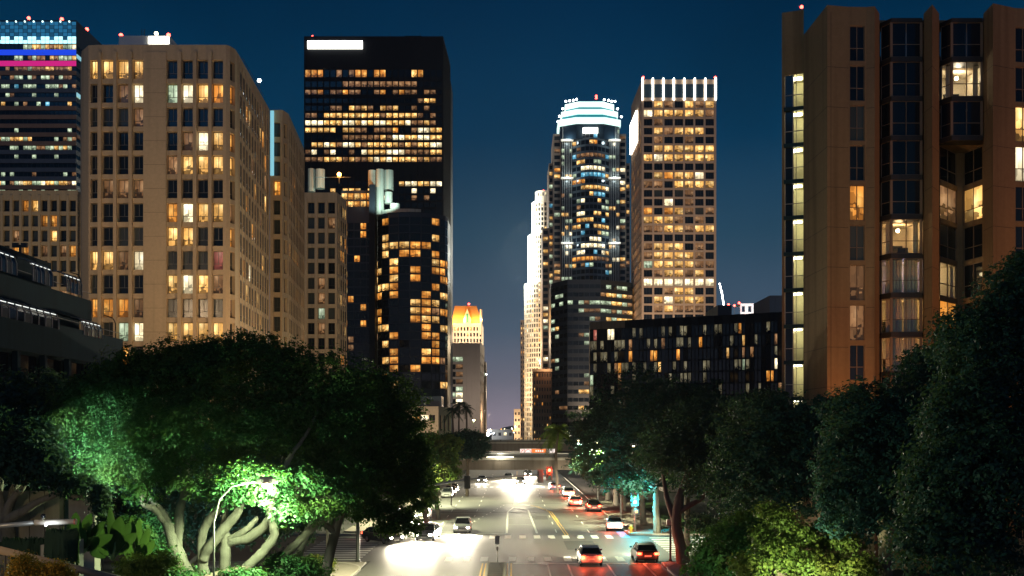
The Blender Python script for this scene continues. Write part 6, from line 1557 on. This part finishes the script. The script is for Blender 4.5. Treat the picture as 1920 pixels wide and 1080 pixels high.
car('silver parked car nearest in the left kerb row', -10.25, 158, 0, ps, None, 'cars parked along the left kerb'); car('red parked car second in the left kerb row', -10.2, 165, 0, pr, None, 'cars parked along the left kerb'); car('black parked car last in the left kerb row', -10.2, 172, 0, pk, None, 'cars parked along the left kerb')
# oncoming cars with headlights on, where the photo's white trails run
car('white car with blazing headlights approaching in the lane beside the median', X(866, 102), 104, 0, pw, 'front', hl_e=11000)
car('silver car with headlights on approaching over the crossing, left lane', X(800, 95), 97, -.12, ps, 'front', hl_e=11000)
car('black car with headlights on turning out of the left side street', X(712, 92), 94, .75, pk, 'front', hl_e=9000)
car('white car with headlights on in the kerb lane beyond the crossing, left', X(790, 116), 118, 0, pw, 'front', hl_e=9000)
car('car with dazzling headlights approaching under the bridge, in the inner lane', X(976, 196), 198, 0, pw, 'front', hl_e=60000); car('second dazzling car under the bridge, just left of the first', X(953, 214), 216, 0, ps, 'front', hl_e=40000); car('third dazzling car farther under the bridge', X(990, 230), 232, 0, pk, 'front', hl_e=30000)
car('silver car with headlights on far left under the bridge', X(903, 200), 202, 0, ps, 'front', hl_e=2500)
# receding cars with tail lights on
for lb, px, D, r, pt_ in (('red lit rear of a dark car nearest on the right, crossing the stop line', 1208, 81, math.pi, pk), ('silver car with tail lights on, middle right lane before the crossing', 1105, 79, math.pi, ps), ('white car with tail lights on, just beyond the crossing on the right', 1152, 106, math.pi-.08, pw),
      ('dark car with tail lights on, right lane by the street trees', 1112, 131, math.pi, pk), ('red car with tail lights on, inner right lane', 1078, 140, math.pi, pr), ('white car with tail lights on nearing the bridge at right', 1066, 160, math.pi, pw), ('dark car with tail lights on under the red signal', 1040, 178, math.pi, pb_)):
    x = X(px, D)
    car(lb, x, D, r, pt_, 'rear', hl_e=2500, tl_e=(110 if D < 90 else 260))
if True:
    g = G(); g.box(-2900, 2900, -100, 5700, -6, 235); hz = bpy.data.materials.new('haze'); hz.use_nodes = True
    nn = hz.node_tree.nodes; nn.remove(nn['Principled BSDF']); v = nn.new('ShaderNodeVolumePrincipled'); v.inputs['Color'].default_value = (.8, .85, .9, 1); v.inputs['Density'].default_value = .00003; v.inputs['Anisotropy'].default_value = .5
    hz.node_tree.links.new(v.outputs[0], nn['Material Output'].inputs['Volume']); tag(link('haze', g.mesh('haze'), [hz]), kind='stuff')
